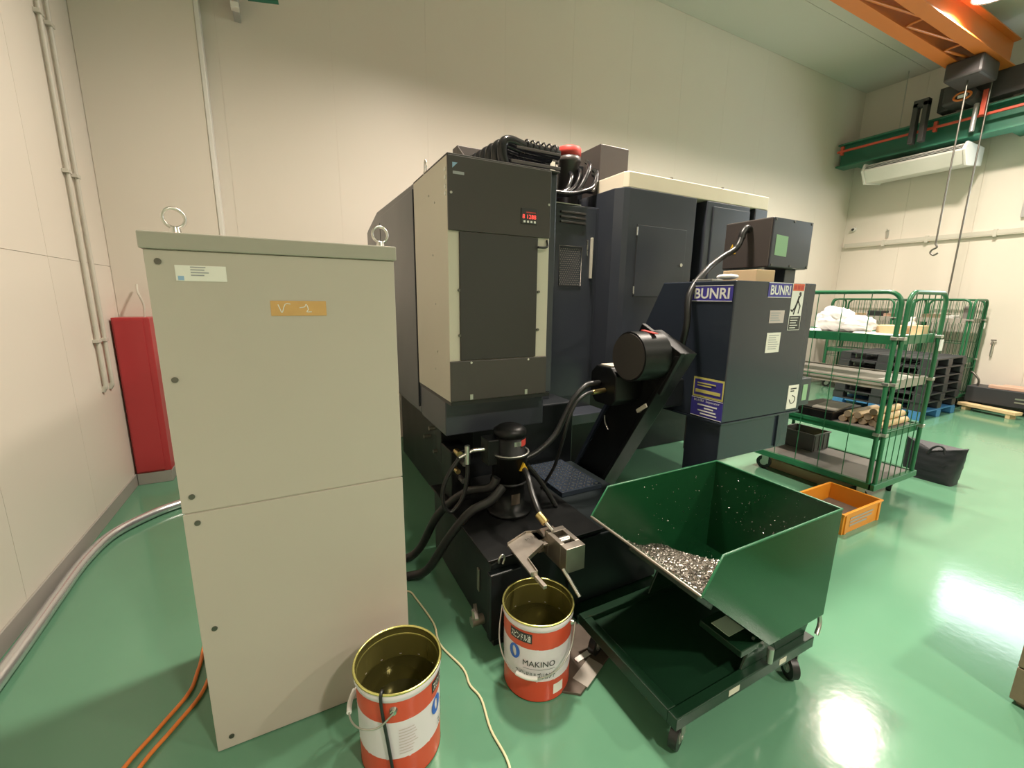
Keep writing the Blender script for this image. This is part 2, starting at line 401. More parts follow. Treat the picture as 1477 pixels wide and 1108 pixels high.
# ------------------------------------------------------------------ ceiling-hung air conditioner
ac = thing('air_conditioner', (9.3, 3.65, 3.6), 'long white ceiling-hung air conditioner below the green runway beam', 'air conditioner')
MB().prism([(8.92, 3.80), (8.98, 3.90), (9.55, 3.90), (9.55, 3.68), (9.05, 3.62)], 'y', 3.02, 4.25).build('body', 'acw', ac, 0.01)
for ya, yb in ((2.985, 3.02), (4.25, 4.285)):
    MB().prism([(8.90, 3.80), (8.96, 3.92), (9.56, 3.92), (9.56, 3.66), (9.04, 3.60)], 'y', ya, yb).build('end_cap', 'acw', ac, 0.008)
MB().obox((8.945, 3.635, 3.853), (0.5, 0, 0.85), (0, 1, 0), (-0.85, 0, 0.5), 0.028, 0.6, 0.004).build('air_outlet', 'dkprint', ac)
for k in range(2):
    MB().obox((8.94+0.012*k, 3.635, 3.838+0.022*k), (0.5, 0, 0.85), (0, 1, 0), (-0.85, 0, 0.5), 0.003, 0.6, 0.012).build('louvre', 'acw', ac)
for yy in (3.2, 4.05):
    MB().cyl((9.4, yy, 3.90), (9.4, yy, HC), 0.008, n=8).build('hanger_rod', 'zinc', ac)

# ------------------------------------------------------------------ end wall fittings
tr = thing('cable_trunking', (XR, 1.5, 2.62), 'pale cable trunking running level along the end wall', 'trunking')
box('channel', 'wall', tr, XR-0.06, XR-0.001, -4.0, 4.72, 2.62, 2.70, 0.004)
box('cover', 'conduit', tr, XR-0.066, XR-0.06, -4.0, 4.72, 2.635, 2.70, 0.002)
for yy in (4.1, 3.5, 2.7):
    box('clip', 'conduit', tr, XR-0.07, XR-0.001, yy-0.02, yy+0.02, 2.60, 2.715, 0.003)
ws = thing('wall_sensor', (XR, 4.6, 2.95), 'small round white sensor on the end wall near the corner', 'sensor')
MB().cyl((XR-0.001, 4.62, 2.96), (XR-0.05, 4.62, 2.96), 0.045, 0.035, 16).build('housing', 'acw', ws); MB().cyl((XR-0.05, 4.62, 2.96), (XR-0.07, 4.62, 2.95), 0.02, n=12).build('lens', 'dkprint', ws)
wh = thing('wall_hook', (XR, 4.08, 2.75), 'small grey hook plate above the cable trunking', 'hook')
box('plate', 'zinc', wh, XR-0.012, XR-0.001, 4.06, 4.10, 2.74, 2.88, 0.002); MB().tube([(XR-0.01, 4.08, 2.86), (XR-0.04, 4.08, 2.87), (XR-0.05, 4.08, 2.90)], 0.008).build('peg', 'zinc', wh)
wt = thing('wall_tap', (XR, 2.45, 0.85), 'small dark tap fixed low on the bare end wall', 'tap')
MB().cyl((XR-0.03, 2.46, 0.80), (XR-0.03, 2.46, 1.02), 0.014, n=10).build('pipe', 'zinc', wt); MB().tube([(XR-0.03, 2.46, 1.0), (XR-0.07, 2.46, 1.02), (XR-0.09, 2.46, 0.98)], 0.012).build('spout', 'screw', wt)
MB().obox((XR-0.03, 2.46, 1.045), X3, Y3, Z3, 0.008, 0.03, 0.008).build('handle', 'screw', wt)
# pipe and bracket high on the back wall
pb = thing('pipe_bracket', (-0.05, 4.6, 3.85), 'short green pipe and grey bracket high on the back wall', 'bracket')
box('bracket', 'housing', pb, -0.22, -0.17, 4.5, 4.78, 3.86, 4.2, 0.004)
box('bracket_foot', 'acw', pb, -0.225, -0.165, 4.49, 4.56, 3.83, 3.87, 0.004)
MB().cyl((-0.5, 4.52, 4.02), (-0.22, 4.52, 3.92), 0.02, n=10).build('grey_pipe', 'housing', pb)
MB().cyl((-0.1, 4.5, 3.92), (0.12, 4.5, 3.955), 0.016, n=10).build('green_pipe', 'rgreen', pb)

# ================================================================== left side
def conduit(y, ztop, zbot, label):
    t = thing('wall_conduit', (XL, y, zbot), label, 'conduit')
    MB().cyl((XL+0.02, y, zbot), (XL+0.02, y, HC-0.003), 0.0125, n=10).build('pipe', 'conduit', t)
    MB().cyl((XL+0.02, y, zbot+0.02), (XL-0.0005+0.001, y, zbot-0.02), 0.016, n=10).build('end_fitting', 'conduit', t)
    for z in (1.25, 2.38, 3.3, 4.4):
        box('clamp', 'conduit', t, XL+0.0005, XL+0.035, y-0.03, y+0.03, z-0.012, z+0.012, 0.002)
conduit(4.08, 3.5, 0.90, 'thin cream wall conduit, the one further from the corner column')
conduit(4.22, 3.5, 0.90, 'thin cream wall conduit, the one next to the red box')
rb = thing('red_cabinet', (-1.14, 4.5, 0.0), 'tall narrow red metal box standing in the corner', 'box')
box('plinth', 'baseb', rb, -1.245, -1.01, 4.42, 4.64, 0.0, 0.10, 0.003)
box('body', 'red', rb, -1.246, -1.01, 4.42, 4.644, 0.10, 1.40, 0.006)
box('door', 'red', rb, -1.235, -1.05, 4.412, 4.42, 0.115, 1.385, 0.003)
MB().tube([(-1.06, 4.53, 1.40), (-1.055, 4.53, 1.50), (-1.08, 4.53, 1.60), (-1.10, 4.62, 1.66)], 0.008).build('cord', 'conduit', rb)
du = MB(); dp = [(-1.17, 1.2, 0.05), (-1.172, 1.8, 0.05), (-1.175, 2.26, 0.05), (-1.18, 2.5, 0.05), (-1.19, 2.8, 0.05), (-1.195, 3.16, 0.05), (-1.15, 3.46, 0.05), (-1.02, 3.66, 0.05), (-0.88, 3.78, 0.05), (-0.6, 3.92, 0.05), (-0.2, 4.0, 0.05), (0.3, 4.0, 0.05)]
du.tube([(a, b, 0.032) for a, b, c in dp], 0.032, 14, 10)
tag(du.build('flexible_duct', 'duct', None), 'shiny silver flexible duct lying along the left wall baseboard', 'duct')
for i, (dx, lab) in enumerate(((0.0, 'orange cable on the floor running close beside the cabinet'), (-0.055, 'orange cable on the floor on the wall side of its twin'))):
    pts = [(-0.66+dx, 1.30-0.05*i, 0.011), (-0.58+dx, 1.58, 0.011), (-0.50+dx*0.9, 1.72+0.02*i, 0.011), (-0.435+dx*0.8, 1.84+0.03*i, 0.011), (-0.41+dx, 2.0, 0.011), (-0.38+dx, 2.2-dx, 0.011), (-0.1+dx, 2.34-dx*1.5, 0.011)]
    tag(MB().tube(pts, 0.0075, 8).build('orange_cable', 'orange_c', None), lab, 'cable')
tag(MB().tube([(0.36, 2.13, 0.006), (0.42, 2.11, 0.006), (0.465, 2.08, 0.006), (0.483, 2.0, 0.006), (0.512, 1.80, 0.006), (0.500, 1.66, 0.006), (0.548, 1.49, 0.006), (0.545, 1.40, 0.006), (0.562, 1.32, 0.006), (0.545, 1.19, 0.006), (0.55, 1.05, 0.006), (0.50, 0.9, 0.006)], 0.0047, 8).build('thin_cable', 'cream_c', None), 'thin cream cable snaking over the floor between the two pails', 'cable')

# ------------------------------------------------------------------ beige steel cabinet
cb = thing('steel_cabinet', (-0.005, 1.8, 0), 'tall plain beige-grey steel cabinet with lifting eyes on top', 'cabinet')
CX0, CX1, CY0, CY1 = -0.345, 0.335, 1.548, 2.10
box('body', 'beige', cb, CX0+0.004, CX1-0.004, CY0+0.004, CY1, 0.0, 1.705, 0.004)
box('upper_panel', 'beige', cb, CX0, CX1, CY0, CY0+0.006, 0.912, 1.704, 0.002)
box('lower_panel', 'beige', cb, CX0, CX1, CY0, CY0+0.006, 0.004, 0.908, 0.002)
box('lid', 'beige2', cb, CX0-0.008, CX1+0.008, CY0-0.008, CY1+0.008, 1.705, 1.752, 0.004)
for x, z in ((-0.315, 1.672), (-0.315, 1.335), (-0.315, 0.965), (-0.31, 0.875), (-0.305, 0.49), (-0.30, 0.05)):
    MB().cyl((x, CY0, z), (x, CY0-0.003, z), 0.0085, n=14).build('screw', 'screw', cb)
for x, y, a0 in ((-0.275, 1.60, 0.35), (0.305, 1.615, 0.15)):
    e = MB().cyl((x, y, 1.752), (x, y, 1.772), 0.016, 0.012, 14).build('eyebolt', 'steel', cb)
    MB().tube([(x+0.0265*math.cos(a)*math.cos(a0), y+0.0265*math.cos(a)*math.sin(a0), 1.797+0.0265*math.sin(a)) for a in [2*PI*k/20 for k in range(20)]], 0.0048, 8, 2, closed=True).build('ring', 'steel', e)
lc = (-0.218, CY0-0.0005, 1.642)
lb = decal('name_label', 'paper', cb, lc, X3, Z3, 0.122, 0.044)
d = MB(); bars(d, (-0.218, CY0-0.0005, 1.648), X3, Z3, 0.05, 0.03, 4, 0.4); d.build('print', 'grey_print', lb)
d = MB(); d.obox((-0.267, CY0-0.0022, 1.628), X3, Z3, Y3, 0.007, 0.006, 0.0004); d.build('print', 'blue_s', lb)
tp = decal('tape', 'tape', cb, (0.029, CY0-0.0005, 1.543), X3, Z3, 0.160, 0.047)
d = MB(); d.tube([(-0.03, CY0-0.0022, 1.555), (-0.025, CY0-0.0022, 1.54), (-0.02, CY0-0.0022, 1.53), (-0.01, CY0-0.0022, 1.556), (0.005, CY0-0.0022, 1.556)], 0.0015, 5, 3)
d.tube([(0.03, CY0-0.0022, 1.545), (0.045, CY0-0.0022, 1.548), (0.05, CY0-0.0022, 1.556), (0.055, CY0-0.0022, 1.54), (0.05, CY0-0.0022, 1.532), (0.065, CY0-0.0022, 1.532)], 0.0015, 5, 3)
d.build('handwriting', 'paper', tp)

# ================================================================== machine tool
mt = thing('machining_centre', (2.2, 3.2, 0), 'large dark navy machining centre with cream top cover behind the conveyor', 'machine')
# left housing with a roof that steps down to the back
MB().prism([(2.60, 0.86), (2.60, 2.235), (3.80, 2.265), (4.28, 2.18), (4.28, 0.86)], 'x', 0.70, 1.66).build('side_housing', 'navy', mt, 0.006)
box('side_panel', 'navy', mt, 0.688, 0.70, 2.62, 3.62, 0.90, 2.20, 0.003)
box('side_panel', 'navy', mt, 0.688, 0.70, 3.64, 4.24, 0.90, 2.16, 0.003)
box('cooler_shelf', 'navy', mt, 0.70, 1.31, 2.12, 2.60, 0.848, 1.04, 0.006)
box('rear_skirt', 'navy', mt, 1.66, 2.23, 2.62, 2.84, 0.62, 0.70, 0.006)
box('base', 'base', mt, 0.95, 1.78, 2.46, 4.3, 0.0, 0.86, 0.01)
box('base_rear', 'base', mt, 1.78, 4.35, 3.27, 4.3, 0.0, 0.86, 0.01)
# recess with louvred and perforated panel
rp = box('recess_panel', 'navy', mt, 1.66, 2.23, 2.85, 3.2, 0.62, 2.29, 0.004)
box('panel_frame', 'navy', mt, 1.78, 2.20, 2.842, 2.85, 0.80, 2.28, 0.003)
vent = MB(); holes = 0
for r in range(18):
    for c in range(11):
        x = 1.875+c*0.017+(0.0085 if r % 2 else 0); z = 1.70+r*0.0155
        vent.cyl((x, 2.8425, z), (x, 2.841, z), 0.0048, n=6)
v = vent.build('perforated_vent', 'deck', mt)
v['kind'] = 'stuff'
fr = MB(); fr.tube([(1.865, 2.84, 1.69), (2.07, 2.84, 1.69), (2.07, 2.84, 1.985), (1.865, 2.84, 1.985)], 0.003, 4, 0, closed=True); fr.build('vent_frame', 'screw', mt)
for k in range(3): box('louvre', 'char', mt, 1.86, 2.09, 2.828, 2.845, 2.15+k*0.035, 2.165+k*0.035, 0.002)
box('conduit_strip', 'ivory', mt, 2.15, 2.165, 2.82, 2.842, 1.75, 2.06, 0.002)
box('conduit_strip', 'steel', mt, 2.115, 2.122, 2.83, 2.842, 1.92, 2.04, 0.001)
box('top_deck', 'navy', mt, 0.9, 1.66, 2.62, 4.2, 2.265, 2.42, 0.006)
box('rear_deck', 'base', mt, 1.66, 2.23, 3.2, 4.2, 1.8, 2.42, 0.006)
box('deck_edge', 'zinc', mt, 1.66, 2.05, 2.845, 2.853, 2.288, 2.294)
# door block
db = MB().prism([(2.23, 2.68), (2.27, 2.62), (2.31, 2.60), (3.02, 2.60), (3.02, 3.9), (2.23, 3.9)], 'z', 0.80, 2.402).build('door_block', 'navy', mt, 0.004)
h = box('hatch', 'navy', mt, 2.405, 2.93, 2.594, 2.60, 1.615, 2.146, 0.002)
jn = MB()
jn.box(2.400, 2.404, 2.5965, 2.6, 1.61, 2.15).box(2.40, 2.93, 2.5965, 2.6, 2.147, 2.151).box(2.40, 2.93, 2.5965, 2.6, 1.608, 1.613)
jn.build('hatch_gap', 'dkprint', mt)
MB().cyl((2.885, 2.594, 1.87), (2.885, 2.582, 1.87), 0.014, n=14).build('latch', 'steel', h)
for z in (1.66, 2.10): MB().cyl((2.398, 2.594, z-0.03), (2.398, 2.594, z+0.03), 0.006, n=8).build('hinge', 'steel', h)
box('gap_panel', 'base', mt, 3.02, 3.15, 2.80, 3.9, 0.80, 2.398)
s2 = box('second_block', 'navy', mt, 3.15, 3.70, 2.60, 3.9, 0.80, 2.40, 0.006)
box('door', 'navy', mt, 3.22, 3.69, 2.588, 2.60, 1.2, 2.36, 0.004)
box('edge_strip', 'char', mt, 3.70, 3.78, 2.66, 3.9, 0.80, 2.398, 0.004)
box('end_block', 'navy', mt, 3.78, 3.95, 2.60, 3.9, 0.80, 2.40, 0.006)
MB().prism([(2.275, 2.87), (2.275, 2.64), (2.30, 2.605), (3.955, 2.605), (3.955, 2.95), (2.275, 2.95)], 'z', 2.403, 2.515).build('top_cover', 'cream', mt, 0.006)
for x in (2.75, 3.35): MB().cyl((x, 2.63, 2.515), (x, 2.63, 2.53), 0.012, n=10).build('cover_bolt', 'steel_d', mt)
# equipment on the roof
gb = MB().prism([(3.0, 2.30), (3.0, 2.815), (3.42, 2.815), (3.42, 2.30)], 'x', 2.33, 2.625).build('roof_duct', 'char', mt, 0.004)
box('roof_duct_leg', 'base', mt, 2.16, 2.328, 3.22, 3.42, 2.425, 2.70, 0.006)
fl = MB().lathe([(0.0, 2.29), (0.085, 2.29), (0.085, 2.64), (0.096, 2.65), (0.096, 2.69), (0.0, 2.69)], (2.08, 3.08, 0), 24).build('filter_bowl', 'char', mt)
MB().lathe([(0.0, 2.76), (0.09, 2.76), (0.097, 2.75), (0.097, 2.691), (0.0, 2.691)], (2.08, 3.08, 0), 24).build('red_cap', 'redlab', fl)
box('valve_block', 'oilblack', mt, 1.80, 1.90, 2.98, 3.1, 2.29, 2.70, 0.006)
box('valve_block', 'char', mt, 1.86, 1.92, 2.97, 3.05, 2.60, 2.72, 0.006)
box('valve_tag', 'ivory', mt, 1.845, 1.885, 2.97, 2.98, 2.54, 2.61)
for i, (xa, ya, za) in enumerate(((2.03, 2.96, 2.52), (2.12, 2.97, 2.56), (2.19, 2.95, 2.62), (2.25, 2.93, 2.56), (2.28, 2.97, 2.54))):
    MB().tube([(xa+0.03, ya+0.08, za+0.05), (xa, ya, za), (xa-0.07, ya-0.05, za-0.11), (xa-0.18, ya-0.09, 2.36+0.012*i), (xa-0.33, ya-0.12, 2.33+0.008*i), (xa-0.55, ya-0.16, 2.34)], 0.019, 8).build('roof_hose', 'blackg', mt)
for i in range(7):                      # side-by-side corrugated cable hoses bending down behind the cooler
    y = 2.72+0.1*i; zt = 2.575+0.006*i
    hz = MB(); hz.tube([(1.345, y, 2.43), (1.318, y, 2.50), (1.325, y, zt), (1.38, y, zt+0.02), (1.50, y, zt), (1.75, y, zt-0.01)], 0.034, 12, 8)
    for k in range(3, 9):
        hz.tube([(1.36+0.044*k, y+0.039*math.cos(a), zt+0.008+0.039*math.sin(a)) for a in [2*PI*j/12 for j in range(12)]], 0.006, 5, 0, closed=True)
    hz.build('corrugated_hose', 'blackg', mt)
box('hose_clamp_rail', 'char', mt, 1.40, 1.74, 2.675, 2.683, 2.545, 2.562, 0.002)
box('hose_clamp_rail', 'char', mt, 1.36, 1.74, 2.672, 2.684, 2.455, 2.475, 0.002)
MB().prism([(3.35, 2.42), (3.35, 2.73), (3.46, 2.73), (3.46, 2.42)], 'x', 1.24, 1.56).build('hose_bracket', 'char', mt, 0.004)
MB().prism([(2.95, 2.42), (3.35, 2.72), (3.35, 2.42)], 'x', 1.24, 1.25).build('hose_bracket', 'char', mt)

# ------------------------------------------------------------------ oil cooler hung on the machine
oc = thing('oil_cooler', (0.98, 2.3, 1.04), 'tall cooling unit with ivory sides, charcoal front and red digital display', 'cooler')
AX0, AX1, AY0, AY1, AZ0, AZ1 = 0.690, 1.252, 2.0, 2.598, 1.062, 2.222
box('body', 'ivory', oc, AX0, AX1, AY0+0.01, AY1, AZ0, AZ1, 0.004)
box('bottom_tray', 'black', oc, AX0+0.005, AX1+0.03, AY0+0.012, AY1, AZ0-0.02, AZ0)
top = box('control_panel', 'char', oc, AX0, AX1-0.004, AY0-0.004, AY0+0.01, 1.895, AZ1, 0.003)
box('filter', 'filt', oc, AX0+0.055, AX1-0.075, AY0-0.002, AY0+0.012, 1.275, 1.893, 0.003)
box('lower_panel', 'char', oc, AX0, AX1-0.004, AY0-0.003, AY0+0.01, AZ0+0.004, 1.272, 0.003)
box('right_cheek', 'navy', oc, AX1, AX1+0.05, AY0+0.03, AY1, AZ0, AZ1-0.002, 0.004)
box('top_plate', 'char', oc, AX0, AX1+0.05, AY0, AY1, AZ1, AZ1+0.008, 0.003)
ds = box('display', 'dkprint', oc, 1.072, 1.165, AY0-0.009, AY0-0.004, 1.955, 2.030, 0.002)
dg = MB(); text_on(dg, '8 1288', (1.118, AY0-0.0096, 1.990), X3, Z3, 0.078, 0.020); dg.build('digits', 'led', ds)
box('display_stripe', 'redlab', ds, 1.10, 1.155, AY0-0.0096, AY0-0.009, 2.008, 2.013)
for k in range(4): box('key', 'white', ds, 1.085+k*0.02, 1.096+k*0.02, AY0-0.0098, AY0-0.009, 1.961, 1.971)
lg = MB().prism([(0.713, 2.190), (0.738, 2.190), (0.713, 2.166)], 'y', AY0-0.0052, AY0-0.004); lg.build('logo', 'blue_s', oc)
lg = MB(); bars(lg, (0.742, AY0-0.004, 2.147), X3, Z3, 0.055, 0.014, 1, 0.9, jag=False); lg.build('logo_word', 'grey_print', oc)
for x, z in ((0.705, 2.06), (1.235, 2.06), (0.80, 1.262), (1.13, 1.262)): MB().cyl((x, AY0-0.003, z), (x, AY0-0.007, z), 0.006, n=10).build('screw', 'steel', oc)
for x, z in ((0.742, 1.62), (0.742, 1.40), (1.19, 1.62), (1.19, 1.42)): MB().cyl((x, AY0-0.001, z), (x, AY0+0.012, z), 0.007, n=10).build('clip', 'screw', oc)
for x in (0.80, 1.12): box('latch', 'zinc', oc, x-0.008, x+0.008, AY0-0.006, AY0-0.002, AZ0+0.008, AZ0+0.035)
MB().tube([(1.235, AY0+0.005, 1.885), (1.225, AY0-0.012, 1.85), (1.17, AY0-0.014, 1.845)], 0.006, 8).build('cord', 'black', oc)
ey = MB(); ey.tube([(0.70, 2.38+0.016*math.cos(a), 2.262+0.032*math.sin(a)) for a in [2*PI*k/16 for k in range(16)]], 0.0045, 8, 2, closed=True); ey.cyl((0.70, 2.38, 2.222), (0.70, 2.38, 2.236), 0.012, n=12)
ey.build('eyebolt', 'steel', oc)
for z in (2.165, 2.13, 2.09, 2.06): MB().cyl((AX0+0.001, AY0+0.03, z), (AX0-0.004, AY0+0.03, z), 0.010, n=10).build('side_plug', 'acw', oc)
for y, z in ((2.2, 2.05), (2.25, 1.8), (2.22, 1.55), (2.2, 1.3), (2.25, 1.2), (2.3, 2.1)): MB().cyl((AX0, y, z), (AX0-0.003, y, z), 0.005, n=8).build('rivet', 'zinc', oc)

# ------------------------------------------------------------------ separator conveyor with its lettering
cv = thing('chip_conveyor', (2.4, 1.9, 0), 'navy separator conveyor head with white on violet lettering over the hopper', 'conveyor')
TX0, TX1, TY0 = 2.094, 2.83, 1.50
MB().prism([(TY0, 0.912), (TY0, 1.692), (2.0, 1.692), (2.20, 1.30), (2.20, 0.912)], 'x', TX0, TX1).build('head', 'navy2', cv, 0.006)
MB().prism([(TY0-0.004, 0.900), (TY0-0.004, 0.912), (1.95, 0.912), (1.95, 0.900)], 'x', TX0-0.004, TX1+0.004).build('bottom_flange', 'navy2', cv, 0.002)
MB().prism([(TY0+0.006, 0.90), (TY0+0.006, 0.69), (1.74, 0.56), (1.74, 0.90)], 'x', TX0+0.006, TX1-0.08).build('discharge_chute', 'navy2', cv, 0.004)
box('chute_seam', 'dkprint', cv, TX0+0.004, TX0+0.008, 1.735, 1.742, 0.69, 0.90)
box('chute_stiffener', 'navy2', cv, TX1-0.21, TX1-0.20, TY0-0.006, TY0+0.01, 0.70, 0.90, 0.002)
box('feed_duct', 'navy2', cv, 2.30, 2.70, 2.19, 2.593, 0.98, 1.25, 0.006)
# inclined drag-out section rising towards the viewer from the machine base
k = 1.7
def fr(z): return (1.712+(1.02-z)/k, z)
def bk(z): return (2.167+(0.823-z)/k, z)
MB().prism([fr(0.0), fr(1.31), (1.80, 1.42), bk(1.30), bk(0.0)], 'x', 1.79, 1.90).build('incline', 'oilblack', cv, 0.006)
MB().prism([fr(0.02), fr(1.30), (fr(1.30)[0]+0.03, 1.30), (fr(0.02)[0]+0.03, 0.02)], 'x', 1.77, 1.85).build('incline_flange', 'oilblack', cv, 0.004)
MB().prism([(bk(1.22)[0]-0.03, 1.22), bk(1.22), bk(0.02), (bk(0.02)[0]-0.03, 0.02)], 'x', 1.765, 1.93).build('incline_flange', 'navy2', cv, 0.004)
MB().prism([(1.83, 1.455), (1.535, 1.315), (1.66, 1.07), (1.95, 1.21)], 'x', 1.80-0.028, 1.80).build('motor_flange', 'oilblack', cv, 0.004)
box('cross_tube', 'base', cv, 1.90, 2.20, 1.78, 1.95, 0.95, 1.12, 0.01)
MB().obox((1.775, 1.78, 0.97), (0, 1, -0.75), (1, 0, 0), (0, 0.75, 1), 0.045, 0.012, 0.012).build('lug', 'ivory', cv, 0.003)
MB().tube([(1.785, 2.12, 0.84), (1.775, 2.10, 0.80), (1.775, 2.07, 0.76)], 0.006, 6).build('handle', 'steel', cv)
# gear motor
my, mz = 1.73, 1.285
mo = MB().cyl((1.60, my, mz), (1.775, my-0.01, mz), 0.134, n=32).build('gear_motor', 'oilblack', cv, 0.008)
MB().cyl((1.592, my, mz), (1.60, my, mz), 0.124, n=32).build('motor_end_cover', 'char', mo, 0.002)
MB().obox((1.70, my-0.035, mz+0.1325), (1, 0, 0), (0, 1, 0.12), (0, -0.12, 1), 0.014, 0.05, 0.002).build('motor_label', 'redlab', mo)
gbx = MB().prism([(1.86, 0.98), (1.82, 1.02), (1.82, 1.16), (1.87, 1.205), (2.0, 1.205), (2.05, 1.16), (2.05, 1.03), (2.0, 0.98)], 'x', 1.60, 1.79).build('gearbox', 'oilblack', cv, 0.008)
MB().obox((1.66, 1.93, 1.208), X3, Y3, Z3, 0.045, 0.05, 0.003).build('nameplate', 'ivory', gbx)
# lettering
NL = -X3; RL = -Y3      # left face looks towards -x; its reading direction runs towards -y
def face_label(name, m, c, w, hh, face):
    return decal(name, m, cv, c, (RL if face == 'L' else X3), Z3, w, hh)
a = face_label('name_plate', 'violet', (TX0-0.0005, 1.645, 1.625), 0.26, 0.085, 'L')
d = MB(); text_on(d, 'BUNRI', (TX0-0.0024, 1.645, 1.625), RL, Z3, 0.225, 0.058, 0.022)
for z in (1.6665, 1.5835): d.obox((TX0-0.002, 1.645, z), RL, Z3, X3, 0.13, 0.0018, 0.0005)
d.build('lettering', 'white', a)
a = face_label('name_plate', 'violet', (2.475, TY0-0.0005, 1.648), 0.215, 0.082, 'F')
d = MB(); text_on(d, 'BUNRI', (2.48, TY0-0.0024, 1.648), X3, Z3, 0.185, 0.054, 0.022)
for z in (1.6875, 1.6085): d.obox((2.475, TY0-0.002, z), X3, Z3, Y3, 0.1075, 0.0018, 0.0005)
d.build('lettering', 'white', a)
a = face_label('warning_label', 'white', (2.65, TY0-0.0005, 1.555), 0.118, 0.270, 'F')
d = MB().obox((2.65, TY0-0.0022, 1.667), X3, Z3, Y3, 0.054, 0.020, 0.0005); d.build('header', 'orlab', a)
d = MB()
for q in (-0.034, 0.0, 0.034): d.obox((2.65+q, TY0-0.0030, 1.667), X3, Z3, Y3, 0.012, 0.012, 0.0004)
d.build('header_print', 'redlab', a)
fg = MB(); fy = TY0-0.0026
for p, q, w in (((2.665, 1.615), (2.655, 1.585), 0.007), ((2.655, 1.585), (2.64, 1.555), 0.007), ((2.64, 1.555), (2.612, 1.53), 0.005), ((2.642, 1.553), (2.63, 1.515), 0.005), ((2.66, 1.59), (2.685, 1.560), 0.004), ((2.685, 1.56), (2.675, 1.52), 0.004), ((2.66, 1.60), (2.68, 1.625), 0.004), ((2.612, 1.53), (2.60, 1.538), 0.004)):
    v = Vector((q[0]-p[0], 0, q[1]-p[1])); fg.obox(((p[0]+q[0])/2, fy, (p[1]+q[1])/2), v, Y3, v.cross(Y3), v.length/2+0.003, 0.0005, w)
fg.cyl((2.672, fy-0.0005, 1.632), (2.672, fy+0.0005, 1.632), 0.010, n=12)
fg.build('falling_figure', 'dkprint', a)
d = MB().obox((2.65, TY0-0.0022, 1.463), X3, Z3, Y3, 0.054, 0.040, 0.0005); d.build('text_block', 'dkprint', a)
d = MB(); bars(d, (2.65, TY0-0.0027, 1.463), X3, Z3, 0.095, 0.072, 5, 0.3); d.build('small_print', 'white', a)
a = face_label('notice_label', 'pinklab', (2.475, TY0-0.0005, 1.50), 0.135, 0.072, 'F')
d = MB(); bars(d, (2.475, TY0-0.0005, 1.50), X3, Z3, 0.115, 0.055, 4, 0.45); d.build('small_print', 'grey_print', a)
a = face_label('notice_label', 'paper', (2.47, TY0-0.0005, 1.352), 0.128, 0.115, 'F')
d = MB(); bars(d, (2.475, TY0-0.0005, 1.355), X3, Z3, 0.10, 0.09, 7, 0.35); d.build('small_print', 'grey_print', a)
a = face_label('hazard_label', 'paper', (2.742, TY0-0.0005, 1.005), 0.105, 0.15, 'F')
d = MB(); d.tube([(2.71+0.0, TY0-0.002, 0.99), (2.73, TY0-0.002, 0.965), (2.76, TY0-0.002, 0.97), (2.765, TY0-0.002, 1.0), (2.735, TY0-0.002, 1.015)], 0.003, 5, 3); bars(d, (2.742, TY0-0.0005, 1.05), X3, Z3, 0.06, 0.03, 2, 0.5)
d.build('pictogram', 'dkprint', a)
a = face_label('maker_label', 'yel2', (TX0-0.0005, 1.605, 1.092), 0.20, 0.115, 'L')
d = MB().obox((TX0-0.002, 1.605, 1.092), RL, Z3, X3, 0.092, 0.046, 0.0005); d.build('field', 'violet', a)
d = MB(); bars(d, (TX0-0.002, 1.612, 1.110), RL, Z3, 0.13, 0.030, 2, 0.45); d.obox((TX0-0.003, 1.605, 1.070), RL, Z3, X3, 0.082, 0.009, 0.0006); d.build('lettering', 'yel2', a)
a = face_label('maker_label', 'violet', (TX0-0.0005, 1.605, 0.975), 0.21, 0.112, 'L')
d = MB(); text_on(d, 'BUNRI  Separator', (TX0-0.0024, 1.605, 1.013), RL, Z3, 0.17, 0.018)
for z in (1.029, 0.921): d.obox((TX0-0.002, 1.605, z), RL, Z3, X3, 0.103, 0.0015, 0.0005)
for i, w in enumerate((0.13, 0.06, 0.12, 0.11)): d.obox((TX0-0.002, 1.60-0.012*(i % 2), 0.990-i*0.017), RL, Z3, X3, w/2, 0.004, 0.0005)
d.build('lettering', 'white', a)
box('lifting_lug', 'zinc', cv, 2.11, 2.20, 1.66, 1.80, 1.692, 1.704, 0.003)
box('right_cover', 'rust', cv, TX1, TX1+0.24, 1.62, 2.1, 1.10, 1.56, 0.03)
box('side_terminal_box', 'navy', cv, TX1, TX1+0.18, 1.54, 1.74, 0.92, 1.10, 0.006)
box('terminal_label', 'green_tape', cv, TX1+0.09, TX1+0.14, 1.538, 1.54, 0.955, 1.06)
# control box on a post above the head
xb = thing('control_box', (2.9, 1.9, 1.69), 'dark grey control box with green tape and cable above the conveyor head', 'control box')
box('post', 'navy', xb, 3.0, 3.12, 1.80, 1.95, 1.572, 1.80, 0.004)
box('post_foot', 'navy', xb, 2.98, 3.13, 1.78, 1.97, 1.561, 1.575, 0.003)
cbx = box('enclosure', 'char', xb, 2.725, 3.15, 1.75, 2.08, 1.80, 2.105, 0.008)
box('front_cover', 'navy', xb, 2.727, 3.148, 1.742, 1.75, 1.803, 2.102, 0.004)
for x, z in ((2.745, 2.09), (2.94, 2.09), (3.13, 2.09), (2.745, 1.815), (2.94, 1.815), (3.13, 1.815)): MB().cyl((x, 1.742, z), (x, 1.738, z), 0.007, n=10).build('screw', 'screw', xb)
decal('green_tape', 'green_tape', xb, (2.825, 1.7415, 1.935), X3+Z3*-0.05, Z3, 0.125, 0.125)
tri = MB().prism([(1.985, 1.90), (2.045, 1.90), (2.015, 1.965)], 'x', 2.7225, 2.725); tri.build('warning_triangle', 'yel', xb)
